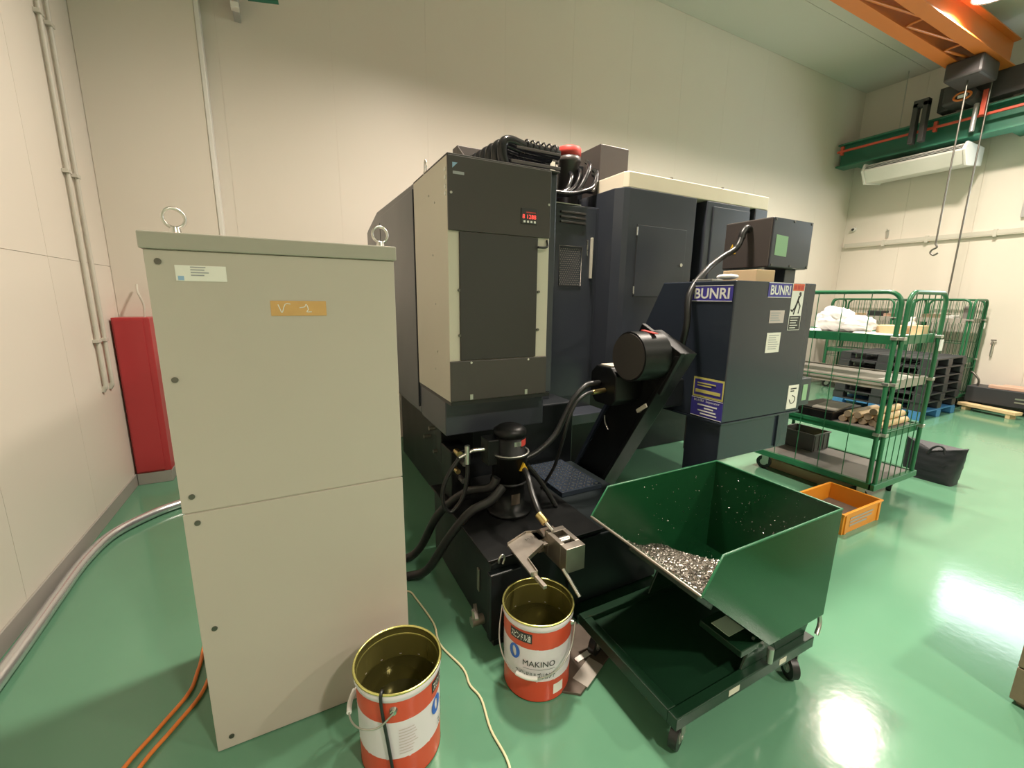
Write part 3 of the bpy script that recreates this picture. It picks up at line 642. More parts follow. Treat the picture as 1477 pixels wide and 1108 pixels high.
MB().tube([(2.725, 1.90, 2.045), (2.69, 1.90, 2.05), (2.66, 1.90, 2.02), (2.65, 1.90, 1.985)], 0.022, 10).build('cable_gland', 'black', xb)
tag(MB().tube([(2.65, 1.90, 1.99), (2.60, 1.895, 1.92), (2.45, 1.88, 1.852), (2.22, 1.80, 1.76), (2.06, 1.765, 1.62), (2.03, 1.74, 1.45), (2.035, 1.78, 1.27), (2.03, 1.82, 1.16), (2.0, 1.86, 1.125)], 0.019, 10).build('control_cable', 'black', None), 'thick black cable drooping from the control box past the lettered conveyor head', 'cable')
bx = thing('cardboard_box', (2.5, 1.72, 1.692), 'small flat cardboard box lying on top of the conveyor head', 'box')
box('carton', 'card', bx, 2.40, 2.57, 1.60, 1.82, 1.6925, 1.765, 0.003)
box('flap_seam', 'wood_d', bx, 2.40, 2.57, 1.709, 1.711, 1.7648, 1.7655)
rg = MB(); rg.blob((2.15, 1.60, 1.715), 0.045, 0.05, 0.014, 14, 8, lambda d: 1+0.25*math.sin(5*d.x+3*d.y))
tag(rg.build('crumpled_rag', 'plastic', None), 'little crumpled white rag on the conveyor head beside the cable', 'rag')

# ------------------------------------------------------------------ coolant tank
tk = thing('coolant_tank', (1.25, 1.95, 0), 'low oily black coolant tank on the floor beneath the cooling unit', 'tank')
MB().prism([(0.72, 0.0), (0.72, 0.40), (0.80, 0.42), (1.76, 0.42), (1.76, 0.06), (1.72, 0.0)], 'y', 1.58, 2.44).build('body', 'tank', tk, 0.01)
box('front_box', 'tank', tk, 0.70, 0.86, 1.54, 1.58, 0.03, 0.37, 0.006)
box('lid', 'oilblack', tk, 0.70, 1.34, 1.56, 2.44, 0.42, 0.432, 0.003)
stp = box('checker_plate', 'step', tk, 1.36, 1.66, 1.96, 2.42, 0.42, 0.452, 0.003)
lug = MB()
for i in range(9):
    for j in range(13):
        s = 1 if (i+j) % 2 else -1
        lug.obox((1.385+i*0.031, 1.985+j*0.034, 0.4535), (1, s, 0), (1, -s, 0), Z3, 0.010, 0.003, 0.0015)
lg = lug.build('tread_lugs', 'steel', stp); lg['kind'] = 'stuff'
MB().tube([(0.74, 1.535, 0.43), (0.735, 1.52, 0.46), (0.75, 1.52, 0.475), (0.765, 1.53, 0.45), (0.76, 1.535, 0.42)], 0.005, 8).build('lifting_ring', 'steel', tk)
box('level_gauge', 'steel_d', tk, 0.712, 0.72, 1.70, 1.725, 0.18, 0.30, 0.002)
vl = MB(); vl.cyl((0.70, 1.62, 0.10), (0.64, 1.62, 0.10), 0.024, n=12); vl.cyl((0.655, 1.62, 0.10), (0.655, 1.62, 0.16), 0.012, n=10); vl.obox((0.655, 1.60, 0.165), (0.3, 1, 0), (1, -0.3, 0), Z3, 0.05, 0.008, 0.004)
vl.build('drain_valve', 'steel_d', tk)
box('drip_lip', 'hgreen_d', tk, 1.16, 1.74, 1.50, 1.58, 0.0, 0.03, 0.006)
box('front_plate', 'tank', tk, 1.14, 1.75, 1.565, 1.58, 0.035, 0.40, 0.01)
box('tank_foot', 'base', tk, 0.72, 0.82, 1.545, 1.60, 0.0, 0.03)
# ------------------------------------------------------------------ vertical coolant pump
pm = thing('coolant_pump', (1.0, 1.95, 0.432), 'black vertical pump with red and silver label and yellow warning triangle', 'pump')
px, py = 1.0, 1.95
MB().lathe([(0.0, 0.432), (0.12, 0.432), (0.12, 0.45), (0.085, 0.45), (0.085, 0.60), (0.105, 0.61), (0.105, 0.62), (0.0, 0.62)], (px, py, 0), 24).build('lower_casing', 'oilblack', pm)
MB().lathe([(0.0, 0.62), (0.095, 0.62), (0.095, 0.755), (0.105, 0.76), (0.105, 0.772), (0.084, 0.775), (0.084, 0.87), (0.0, 0.87)], (px, py, 0), 24).build('motor', 'oilblack', pm)
fc = MB().lathe([(0.0, 0.925), (0.06, 0.92), (0.088, 0.90), (0.090, 0.87), (0.0, 0.87)], (px, py, 0), 24).build('fan_cover', 'oilblack', pm)
MB().lathe([(0.0955, 0.772), (0.107, 0.772), (0.107, 0.778), (0.0955, 0.778)], (px, py, 0), 24, True).build('collar', 'zinc', pm)
lbm = MB()
def arc_band(mb, c, r, a0, a1, z0, z1, n=8):
    vs = []; 
    for i in range(n+1):
        a = a0+(a1-a0)*i/n
        for z in (z0, z1): vs.append((c[0]+r*math.cos(a), c[1]+r*math.sin(a), z))
    return mb.add(vs, [(2*i, 2*i+2, 2*i+3, 2*i+1) for i in range(n)], True)
arc_band(MB(), (px, py), 0.0855, -1.75, -1.25, 0.825, 0.85).build('silver_label', 'zinc', pm)
arc_band(MB(), (px, py), 0.0855, -1.25, -0.45, 0.82, 0.855).build('red_label', 'redlab', pm)
MB().prism([(1.010, 0.695), (1.058, 0.695), (1.034, 0.737)], 'y', 1.845, 1.862).build('warning_triangle', 'yel', pm)
box('terminal_box', 'oilblack', pm, 0.86, 0.93, 1.92, 2.02, 0.72, 0.86, 0.006)
arc_band(MB(), (px, py), 0.086, -1.9, -1.3, 0.50, 0.56).build('lower_label', 'rust', pm)
# small valves and blocks left of the pump, in the shadow under the shelf
vb = thing('valve_manifold', (0.8, 2.2, 0.42), 'cluster of small brass and steel valves in the shadow behind the pump', 'valve')
box('manifold_block', 'oilblack', vb, 0.74, 0.86, 2.16, 2.34, 0.432, 0.74, 0.006)
for i, (x, z, r, m) in enumerate(((0.77, 0.76, 0.018, 'brass'), (0.80, 0.70, 0.016, 'steel'), (0.76, 0.66, 0.014, 'brass'), (0.79, 0.60, 0.015, 'steel'))):
    MB().cyl((x, 2.16, z-0.02), (x, 2.10, z-0.02), r, n=10).build('valve', m, vb)
for x, y, z in ((0.705, 2.45, 0.80), (0.70, 2.55, 0.72), (0.72, 2.42, 0.66), (0.76, 2.40, 0.62)):
    MB().cyl((x+0.04, y, z), (x-0.005, y, z), 0.012, n=8).build('fitting', 'steel_d', vb)
box('manifold_bracket', 'oilblack', vb, 0.74, 0.95, 2.34, 2.459, 0.60, 0.82, 0.006)
vs_ = MB(); vs_.cyl((0.768, 1.98, 0.83), (0.768, 1.98, 0.73), 0.014, n=10); vs_.cyl((0.72, 1.98, 0.77), (0.80, 1.98, 0.80), 0.010, n=8)
vs_.cyl((0.80, 1.98, 0.80), (0.862, 1.97, 0.80), 0.012, n=8)
vs_.build('tee_fitting', 'steel', pm)
# ------------------------------------------------------------------ hoses
def hose(pts, r, label, m='black'):
    return tag(MB().tube(pts, r, 10).build('hose', m, None), label, 'hose')
hose([(0.90, 1.90, 0.66), (0.87, 1.92, 0.60), (0.78, 2.05, 0.535), (0.665, 2.18, 0.37), (0.59, 2.3, 0.12), (0.52, 2.36, 0.03), (0.42, 2.40, 0.025), (0.30, 2.40, 0.025)], 0.024, 'thick black hose sagging from the pump to behind the beige cabinet, upper of two')
hose([(0.92, 1.865, 0.62), (0.85, 1.86, 0.56), (0.745, 1.90, 0.495), (0.655, 1.98, 0.33), (0.575, 2.1, 0.10), (0.50, 2.18, 0.03), (0.40, 2.22, 0.026), (0.30, 2.24, 0.026)], 0.024, 'thick black hose sagging from the pump to behind the beige cabinet, lower of two')
hose([(0.72, 1.98, 0.765), (0.67, 1.98, 0.70), (0.635, 1.99, 0.61), (0.64, 2.0, 0.51), (0.686, 2.0, 0.468), (0.745, 1.99, 0.546), (0.766, 1.98, 0.66), (0.768, 1.98, 0.725)], 0.011, 'thin black hose looping below the tee fitting beside the pump')
hose([(1.605, 1.97, 1.10), (1.565, 1.955, 1.102), (1.49, 1.95, 1.095), (1.411, 1.95, 1.026), (1.353, 1.95, 0.93), (1.287, 1.95, 0.823), (1.19, 1.95, 0.75), (1.10, 1.95, 0.715)], 0.017, 'black hose arching from the pump up to the conveyor gear motor')
hose([(1.598, 1.91, 1.064), (1.54, 1.90, 1.066), (1.469, 1.90, 1.062), (1.395, 1.90, 1.018), (1.343, 1.90, 0.924), (1.325, 1.92, 0.804), (1.32, 2.0, 0.60), (1.30, 2.1, 0.44)], 0.010, 'thin black hose with brass end dropping from the gear motor to the tank')
MBf = MB(); MBf.cyl((1.597, 1.91, 1.066), (1.50, 1.90, 1.064), 0.0145, n=10); tag(MBf.build('hose_fitting', 'brass', None), 'brass fitting on the thin hose at the gear motor', 'fitting')
hose([(1.04, 1.87, 0.70), (1.02, 1.78, 0.69), (1.0, 1.70, 0.64), (0.985, 1.62, 0.60), (0.965, 1.545, 0.585)], 0.015, 'black hose running from the pump down to the brass skimmer coupling')
hose([(1.08, 1.90, 0.70), (1.16, 1.90, 0.60), (1.22, 1.88, 0.50), (1.25, 1.86, 0.44)], 0.014, 'short black hose from the pump down onto the tank lid')

# ------------------------------------------------------------------ oil skimmer
sk = thing('oil_skimmer', (0.95, 1.48, 0.43), 'stained steel oil skimmer block with spouts reaching over the pail', 'skimmer')
sb_ = MB(); sb_.box(0.96, 1.058, 1.335, 1.38, 0.43, 0.545).box(0.96, 1.058, 1.48, 1.512, 0.43, 0.545).box(0.96, 0.982, 1.38, 1.48, 0.43, 0.545).box(1.036, 1.058, 1.38, 1.48, 0.43, 0.545).box(0.982, 1.036, 1.38, 1.48, 0.43, 0.47)
sb_.build('block', 'steel_d', sk, 0.002)
MB().cyl((0.983, 1.43, 0.525), (1.035, 1.43, 0.525), 0.020, n=18).build('roller', 'steel', sk)
wd = [(0.787, 1.545), (0.907, 1.595), (0.959, 1.575), (0.959, 1.473), (0.93, 1.473), (0.815, 1.410), (0.805, 1.312), (0.777, 1.315)]
MB().prism(wd, 'z', 0.492, 0.500).build('trough_plate', 'steel_d', sk, 0.001)
tw = MB()
for p, q in zip(wd[:-1], wd[1:]):
    if p in (wd[3], ): continue
    v = Vector((q[0]-p[0], q[1]-p[1], 0)); tw.obox(((p[0]+q[0])/2, (p[1]+q[1])/2, 0.50), v, Z3, v.cross(Z3), v.length/2, 0.010, 0.0015)
tw.build('trough_lip', 'steel_d', sk)
lt = MB(); text_on(lt, 'M.7', (0.90, 1.545, 0.5008), Vector((0.9, 0.2, 0)), Vector((-0.2, 0.9, 0)), 0.045, 0.016); lt.build('engraving', 'screw', sk)
MB().box(0.79, 0.806, 1.24, 1.33, 0.478, 0.492).build('spout', 'steel_d', sk, 0.001)
MB().tube([(0.95, 1.34, 0.455), (0.957, 1.28, 0.42), (0.963, 1.235, 0.39)], 0.0085, 8, 3).build('drip_rod', 'steel', sk)
MB().cyl((0.965, 1.545, 0.585), (0.985, 1.48, 0.552), 0.009, n=12).build('pipe', 'steel', sk)
MB().cyl((0.958, 1.568, 0.597), (0.972, 1.522, 0.573), 0.019, n=14).build('coupling', 'brass', sk)
box('mounting_bracket', 'rust', sk, 0.93, 1.06, 1.512, 1.60, 0.434, 0.50, 0.003)
box('trough_bracket', 'rust', sk, 0.83, 0.93, 1.545, 1.585, 0.433, 0.492, 0.002)
# greasy plate on the floor under the skimmer
pl = thing('floor_plate', (1.05, 1.3, 0), 'greasy brown steel drip plate lying on the floor behind the pail', 'plate')
MB().prism([(0.93, 1.155), (1.07, 1.215), (1.235, 1.285), (1.14, 1.49), (0.86, 1.49), (0.84, 1.22)], 'z', 0.0, 0.012).build('plate', 'rust', pl, 0.002)
MB().obox((1.02, 1.225, 0.0135), (0.9, 0.4, 0), (-0.4, 0.9, 0), Z3, 0.07, 0.035, 0.0012).build('worn_patch', 'tray', pl)
pr_ = MB().obox((1.045, 1.30, 0.016), (1, 0.15, 0), (-0.15, 1, 0), Z3, 0.04, 0.012, 0.0015); tag(pr_.build('paper_strip', 'paper', None), 'small white paper strip lying on the greasy floor plate', 'paper')

# ------------------------------------------------------------------ pails
def curved_text(mb, body, c, r, ang, z, width, height, bold=0.0):
    vs, fs = text_geo(body, 1.0, bold)
    if not vs: return mb
    x0, x1 = min(v.x for v in vs), max(v.x for v in vs); y0, y1 = min(v.y for v in vs), max(v.y for v in vs)
    out = []
    for v in vs:
        u = (v.x-(x0+x1)/2)/(x1-x0)*width; w = (v.y-(y0+y1)/2)/max(1e-6, y1-y0)*height
        a = ang+u/r
        out.append((c[0]+r*math.cos(a), c[1]+r*math.sin(a), c[2]+z+w))
    return mb.add(out, fs)
def band(mb, c, r, a0, a1, z0, z1): return arc_band(mb, (c[0], c[1]), r, a0, a1, c[2]+z0, c[2]+z1, 12)
def pail(loc, ang, label, bail, oil):
    c = (0, 0, 0); t = thing('oil_pail', (0, 0, 0), label, 'pail', 'spindle oil pails')
    R = 0.142; H = 0.355
    def Rz(z): return 0.138+0.004*z/H
    def shell(name, z0, z1, m): MB().lathe([(Rz(z0), z0), (Rz(z1), z1)], c, 48).build(name, m, t)
    shell('red_band', 0.004, 0.10, 'pailred'); shell('white_band', 0.10, 0.245, 'pailwhite'); shell('red_band', 0.245, 0.325, 'pailred')
    MB().lathe([(Rz(0.325), 0.325), (0.147, 0.33), (0.147, 0.35), (0.144, 0.353)], c, 48).build('white_neck', 'pailwhite', t)
    MB().lathe([(0.144, 0.3255), (0.1455, 0.327), (0.144, 0.3285)], c, 48).build('bead', 'pailwhite', t)
    MB().lathe([(0.146, 0.352), (0.150, 0.356), (0.146, 0.361), (0.141, 0.358), (0.141, 0.352)], c, 48, True).build('rim', 'pailrim', t)
    MB().lathe([(0.141, 0.355), (0.141, 0.335), (0.137, 0.325), (0.137, 0.245), (0.134, 0.24), (0.137, 0.235), (0.136, 0.11), (0.133, 0.105), (0.136, 0.10), (0.134, 0.008), (0.0, 0.008)], c, 48).build('inside', 'pailin', t)
    MB().lathe([(0.139, 0.333), (0.1365, 0.329), (0.139, 0.325)], c, 48).build('inner_bead', 'pailrim', t)
    MB().lathe([(0.0, 0.0), (0.136, 0.0), (0.139, 0.006)], c, 48).build('bottom', 'pailin', t)
    MB().lathe([(0.0, oil), (0.1355, oil)], c, 40).build('oil', 'oil', t)
    r = 0.1415
    for z0 in (0.2435, 0.0985): band(MB(), c, Rz(z0)+0.0008, 0, 2*PI*0.999, z0, z0+0.003).build('stripe', 'pailwhite', t)
    # print: black title box, blue oval, maker name, product name
    a = band(MB(), c, r+0.0008, ang-0.86, ang-0.16, 0.272, 0.314).build('title_box', 'dkprint', t)
    d = MB(); curved_text(d, 'スピンドル油', c, r+0.0016, ang-0.51, 0.293, 0.088, 0.032, 0.012); d.build('title_lettering', 'white', a)
    d = MB(); oval = []
    for i in range(24):
        u = 2*PI*i/24
        for (ra, rz) in ((0.026, 0.033), (0.010, 0.022)):
            aa = ang-0.70+(ra*math.cos(u)+ (0.003*math.sin(u) if ra > 0.01 else -0.002*math.sin(u)))/r
            oval.append(((r+0.001)*math.cos(aa), (r+0.001)*math.sin(aa), 0.212+rz*math.sin(u)))
    d.add(oval, [(2*i, (2*i+2) % 48, (2*i+3) % 48, 2*i+1) for i in range(24)]); d.build('blue_oval_logo', 'logo', t)
    d = MB(); curved_text(d, 'MAKINO', c, r+0.001, ang+0.05, 0.182, 0.132, 0.025); d.build('maker_lettering', 'dkprint', t)
    d = MB(); curved_text(d, 'スピンドルルブリカント', c, r+0.001, ang-0.06, 0.130, 0.168, 0.030, 0.012); d.build('product_lettering', 'dkprint', t)
    d = MB(); curved_text(d, '____________', c, r+0.001, ang+0.05, 0.158, 0.132, 0.0015); d.build('rule_line', 'dkprint', t)
    d = MB()
    for i in range(9): band(d, c, r+0.0006, ang-1.75, ang-1.75+random.uniform(0.3, 0.5), 0.12+i*0.0115, 0.1235+i*0.0115)
    d.build('small_print', 'pinklab', t)
    band(MB(), c, r-0.0022, ang+0.50, ang+0.85, 0.03, 0.075).build('lot_sticker', 'paper', t)
    # ears and bail
    for sgn in (0, 1):
        ea = bail+PI*sgn
        e = MB().cyl((0.141*math.cos(ea), 0.141*math.sin(ea), 0.295), (0.152*math.cos(ea), 0.152*math.sin(ea), 0.295), 0.014, 0.010, 14).build('ear', 'steel', t)
    return t
def bail_pts(a0, drop, out):
    pts = []
    for i in range(13):
        u = i/12; aa = a0+PI*u
        s = math.sin(PI*u)
        pts.append(((0.156+out*s)*math.cos(aa), (0.156+out*s)*math.sin(aa), 0.297-drop*s**0.6))
    return pts
p2 = pail((0, 0), -2.10, 'white and red spindle oil pail standing below the oil skimmer', -0.78, 0.10)
# its wire handle hangs down over the front print
a0 = -0.78-PI
pts = bail_pts(a0, 0.155, 0.012)
b = MB().tube(pts, 0.003, 8).build('bail', 'zinc', p2)
MB().tube(pts[5:8], 0.0085, 10, 4).build('grip', 'white', b)
p2.location = (0.823, 1.330, 0)
p1 = pail((0, 0), -0.06, 'white and red spindle oil pail standing at the beige cabinet corner', -1.90, 0.13)
pts = bail_pts(-1.90-PI, 0.10, 0.012)
b = MB().tube(pts, 0.003, 8).build('bail', 'zinc', p1)
MB().tube(pts[5:8], 0.0085, 10, 4).build('grip', 'white', b)
MB().tube([(-0.052, -0.140, 0.004), (-0.068, -0.132, 0.18), (-0.080, -0.128, 0.30), (-0.082, -0.129, 0.355), (-0.078, -0.122, 0.364), (-0.073, -0.112, 0.352), (-0.072, -0.112, 0.25)], 0.0052, 8, 3).build('hanging_strap', 'black', p1)
p1.location = (0.240, 1.300, 0)

# ================================================================== chip hopper
hp = thing('chip_hopper', (1.55, 1.1, 0), 'dark green tipping hopper on castors filled with metal swarf', 'hopper')
hx0, hxl, hxr, hb0, hy0, hy1 = 1.205, 1.12, 1.93, 1.55, 0.80, 1.385
zr, zl, zb = 0.762, 0.637, 0.278
prof = [(hxl, zl), (hx0, zr), (hxr, zr), (hxr-0.008, zb), (hb0, zb)]
MB().prism(prof, 'y', hy0, hy0+0.004).build('front_panel', 'hgreen', hp)
MB().prism(prof, 'y', hy1-0.004, hy1).build('back_panel', 'hgreen', hp)
MB().prism([(hxr-0.004, zr), (hxr, zr), (hxr-0.008, zb), (hxr-0.012, zb)], 'y', hy0+0.004, hy1-0.004).build('side_panel', 'hgreen', hp)
MB().prism([(hxl, zl), (hxl+0.006, zl+0.004), (hb0+0.003, zb+0.006), (hb0, zb)], 'y', hy0+0.004, hy1-0.004).build('sloped_panel', 'hgreen', hp)
MB().box(hb0, hxr-0.012, hy0+0.004, hy1-0.004, zb, zb+0.004).build('bottom_panel', 'hgreen', hp)
rim = MB()
for yy in (hy0, hy1-0.004):
    y = yy+0.002
    rim.tube([(hxl, y, zl), (hx0, y, zr), (hxr, y, zr)], 0.0045, 6, 0)
rim.tube([(hxr-0.002, hy0+0.002, zr), (hxr-0.002, hy1-0.002, zr)], 0.0045, 6, 0)
rim.build('rim_edge', 'cgreen', hp)
MB().tube([(hxl, hy0+0.002, zl), (hxl, hy1-0.002, zl)], 0.006, 6, 0).build('lip_edge', 'steel_d', hp)
# carriage
fm = MB(); fx0, fx1, fy0, fy1, fz = 1.06, 1.88, 0.80, 1.36, 0.135
fm.box(fx0, fx1, fy0, fy0+0.04, fz, fz+0.05).box(fx0, fx1, fy1-0.04, fy1, fz, fz+0.05).box(fx0, fx0+0.04, fy0+0.04, fy1-0.04, fz, fz+0.05).box(fx1-0.04, fx1, fy0+0.04, fy1-0.04, fz, fz+0.05)
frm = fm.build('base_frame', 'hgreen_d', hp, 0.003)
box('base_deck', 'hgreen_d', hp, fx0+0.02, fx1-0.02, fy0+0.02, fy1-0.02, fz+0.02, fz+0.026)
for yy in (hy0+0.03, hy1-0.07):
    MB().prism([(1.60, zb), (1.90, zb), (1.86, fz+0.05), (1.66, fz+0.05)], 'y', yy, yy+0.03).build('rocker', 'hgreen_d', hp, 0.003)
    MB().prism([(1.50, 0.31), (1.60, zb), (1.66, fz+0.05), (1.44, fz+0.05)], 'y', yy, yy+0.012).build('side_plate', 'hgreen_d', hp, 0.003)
MB().obox((1.295, 1.09, 0.478), (0.43, 0, -0.36), Y3, (0.36, 0, 0.43), 0.06, 0.18, 0.012).build('slope_stiffener', 'hgreen_d', hp, 0.003)
# pale tag on the sloped plate and small tags on the frame
nsl = Vector((-0.359, 0, -0.43)).normalized(); dsl = Vector((0.43, 0, -0.359)).normalized()
box('paper_tag', 'tag', hp, 1.425, 1.515, 0.885, 0.965, 0.2982, 0.3005)
box('tag_bracket', 'hgreen_d', hp, 1.40, 1.54, 0.815, 1.0, 0.27, 0.298, 0.003)
decal('frame_tag', 'ivory', hp, (1.36, fy0-0.0005, fz+0.027), X3, Z3, 0.06, 0.025); decal('frame_tag', 'ivory', hp, (1.66, fy0-0.0005, fz+0.027), X3, Z3, 0.045, 0.025)
def caster(parent, x, y, ztop, r, ang, m_wheel='black', w=0.03):
    ca = Vector((math.cos(ang), math.sin(ang), 0)); sa = Vector((-math.sin(ang), math.cos(ang), 0)); off = ca*r*0.4
    ctr = Vector((x, y, r))+off
    f = MB(); f.cyl((x, y, ztop), (x, y, ztop-0.015), r*0.55, n=14)
    for s in (-1, 1):
        f.obox((Vector((x, y, 0))+off*0.5+sa*s*(w/2+0.004)+Z3*(ztop-0.015+r)/2), ca, sa, Z3, r*0.45, 0.002, (ztop-0.015-r)/2+0.008)
    f.cyl(ctr+sa*(w/2+0.008), ctr-sa*(w/2+0.008), 0.008, n=10)
    fo = f.build('caster', 'zinc', parent)
    wl_ = MB().cyl(ctr+sa*w/2, ctr-sa*w/2, r, n=24); wl_.build('wheel', m_wheel, fo, 0.003)
    MB().cyl(ctr+sa*(w/2+0.002), ctr-sa*(w/2+0.002), r*0.5, n=16).build('hub', 'zinc', fo)
for x, y in ((1.14, 0.85), (1.80, 0.85), (1.14, 1.31), (1.80, 1.31)): caster(hp, x, y, 0.135, 0.05, 2.4+x)
MB().tube([(1.90, 0.815, 0.32), (1.915, 0.805, 0.24), (1.88, 0.795, 0.20)], 0.009, 8).build('latch_rod', 'zinc', hp)
MB().cyl((1.56, hy0-0.002, 0.262), (1.56, hy0-0.002, 0.20), 0.012, n=10).build('pivot_pin', 'zinc', hp)
# swarf
def slope_z(x): return zl+(x-hxl)*(zb-zl)/(hb0-hxl) if x < hb0 else zb
def pile_z(x, y):
    fr_ = max(0.0, min(1.0, (1.28-y)/0.46))
    base = 0.648-0.22*max(0, x-1.14)-0.5*max(0, x-1.50)
    return base*1.0-0.15*(1-fr_)**1.3+0.012*math.sin(23*x+11*y)+0.010*math.sin(17*y-9*x)
bed = MB(); nx, ny = 40, 34; vs = []
for i in range(nx+1):
    for j in range(ny+1):
        x = hxl+0.015+(1.91-hxl-0.015)*i/nx; y = hy0+0.006+(hy1-hy0-0.012)*j/ny
        z = max(slope_z(x)+0.008, pile_z(x, y)) if pile_z(x, y) > slope_z(x) else slope_z(x)+0.008
        vs.append((x, y, z))
ok = lambda i, j: pile_z(vs[i*(ny+1)+j][0], vs[i*(ny+1)+j][1]) > slope_z(vs[i*(ny+1)+j][0])-0.012
bed.add(vs, [(i*(ny+1)+j, (i+1)*(ny+1)+j, (i+1)*(ny+1)+j+1, i*(ny+1)+j+1) for i in range(nx) for j in range(ny) if ok(i, j) and ok(i+1, j) and ok(i, j+1) and ok(i+1, j+1)], True)
sw = MB()
rnd = random.Random(3)
cnt = 0
while cnt < 9000:
    x = rnd.uniform(hxl+0.02, 1.90); y = rnd.uniform(hy0+0.015, hy1-0.02)
    pz = pile_z(x, y); sz = slope_z(x)
    if pz < sz-0.004 and rnd.random() > 0.02: continue
    z = max(pz, sz+0.008)+rnd.uniform(0.0, 0.006)
    a = Vector((rnd.uniform(-1, 1), rnd.uniform(-1, 1), rnd.uniform(-0.6, 0.6))).normalized(); q = a.orthogonal().normalized()
    q = (Matrix.Rotation(rnd.uniform(0, 2*PI), 3, a) @ q); L = rnd.uniform(0.003, 0.008); W = rnd.uniform(0.001, 0.002); n3 = a.cross(q)
    c = Vector((x, y, z))
    sw.add([c-a*L-q*W, c-a*L+q*W, c+n3*L*0.5-q*W, c+n3*L*0.5+q*W, c+a*L-q*W, c+a*L+q*W], [(0, 2, 3, 1), (2, 4, 5, 3)]); cnt += 1
for i in range(150):                     # flecks stuck to the inner walls
    side = rnd.random()
    if side < 0.3: c = Vector((rnd.uniform(1.4, 1.9), hy1-0.006, rnd.uniform(0.45, 0.72))); nrm = -Y3
    else: c = Vector((hxr-0.008, rnd.uniform(0.9, 1.37), rnd.uniform(0.45, 0.73))); nrm = -X3
    a = nrm.orthogonal().normalized(); a = Matrix.Rotation(rnd.uniform(0, 6.28), 3, nrm) @ a; q = nrm.cross(a); L = rnd.uniform(0.0012, 0.003)
    sw.add([c-a*L-q*L*0.5, c+a*L-q*L*0.5, c+a*L+q*L*0.5+nrm*0.003, c-a*L+q*L*0.5], [(0, 1, 2, 3)])
hs = thing('metal_swarf', (1.4, 1.0, 0.45), 'heap of glittering metal swarf in the green hopper', 'swarf'); hs['kind'] = 'stuff'
o = bed.build('swarf_bed', 'swarf_bed', hs); o['kind'] = 'stuff'
o = sw.build('swarf_chips', 'chips', hs); o['kind'] = 'stuff'

# ================================================================== roll cages
def cage(W, L, Ht, shelves, label, group=None, sides=('near', 'end', 'end2'), rods=(5, 6)):
    """local frame: x 0..W, y 0..L; long wire side at x=0, end side at y=0"""
    t = thing('roll_cage', (0, 0, 0), label, 'trolley', group)
    r = 0.016; zb_ = 0.19
    b = MB(); b.box(-0.02, W+0.02, -0.02, 0.02, zb_-0.03, zb_+0.02).box(-0.02, W+0.02, L-0.02, L+0.02, zb_-0.03, zb_+0.02).box(-0.02, 0.02, 0, L, zb_-0.03, zb_+0.02).box(W-0.02, W+0.02, 0, L, zb_-0.03, zb_+0.02)
    b.build('base_frame', 'cgreen', t, 0.004)
    box('deck', 'deck', t, 0.02, W-0.02, 0.02, L-0.02, zb_-0.005, zb_+0.012)
    def uframe(pts, name='side_frame'):
        return MB().tube(pts, r, 10, 0).build(name, 'cgreen', t)
    def arch(p, q):
        p, q = Vector(p), Vector(q); d = (q-p).normalized(); ln = (q-p).length; rr = 0.09
        pts = [p+Z3*(zb_-0.03), p+Z3*(Ht-rr)]
        for k in range(1, 7):
            a = PI/2*k/6; pts.append(p+d*rr*(1-math.cos(a))+Z3*(Ht-rr+rr*math.sin(a)))
        for k in range(0, 6):
            a = PI/2*(1-k/6); pts.append(q-d*rr*(1-math.cos(a))+Z3*(Ht-rr+rr*math.sin(a)))
        pts += [q+Z3*(Ht-rr), q+Z3*(zb_-0.03)]
        return pts
    def grid(f, p, q, n, horiz):
        p, q = Vector(p), Vector(q); g = MB()
        for i in range(1, n): 
            c = p.lerp(q, i/n); g.cyl(c+Z3*(zb_+0.01), c+Z3*(Ht-0.005), 0.0035, n=6)
        for z in horiz: g.cyl(p+Z3*z, q+Z3*z, 0.0045, n=6)
        g.build('wire_grid', 'cgreen', f)
    e = 0.03
    if 'near' in sides:
        f = uframe(arch((0, e, 0), (0, L-e, 0))); grid(f, (0, e, 0), (0, L-e, 0), rods[0], (0.62, 1.0))
    if 'end' in sides:
        f = uframe(arch((e, 0, 0), (W-e, 0, 0)), 'end_frame'); grid(f, (e, 0, 0), (W-e, 0, 0), rods[1], (0.62,))
    if 'end2' in sides:
        f = uframe(arch((e, L, 0), (W-e, L, 0)), 'end_frame'); grid(f, (e, L, 0), (W-e, L, 0), rods[1], (0.62,))
    if 'far' in sides:
        f = uframe(arch((W, e, 0), (W, L-e, 0))); grid(f, (W, e, 0), (W, L-e, 0), rods[0]*2, (1.0,))
    for z, m in shelves:
        s_ = MB(); s_.box(0.02, W-0.02, 0.02, 0.035, z-0.055, z+0.012).box(0.02, W-0.02, L-0.035, L-0.02, z-0.055, z+0.012).box(0.02, 0.035, 0.02, L-0.02, z-0.055, z+0.012).box(W-0.035, W-0.02, 0.02, L-0.02, z-0.055, z+0.012)
        fr2 = s_.build('shelf', 'cgreen' if m != 'tray' else 'tray', t, 0.002)
        box('shelf_board', m, fr2, 0.035, W-0.035, 0.035, L-0.035, z-0.012, z)
        cl = MB()
        for x, y in ((0, e), (W-e, 0), (e, 0)): cl.box(x-0.022, x+0.022, y-0.022, y+0.022, z-0.02, z+0.005)
        cl.build('shelf_clip', 'zinc', fr2, 0.003)
    for x, y, a in ((0.10, 0.10, 2.2), (W-0.10, 0.10, 0.3), (0.10, L-0.10, 1.9), (W-0.10, L-0.10, 0.2)): caster(t, x, y, zb_-0.03, 0.062, a, 'black', 0.035)
    box('tag_plate', 'white', t, W-0.05, W-0.0, -0.025, -0.017, 1.22, 1.31, 0.002)
    return t
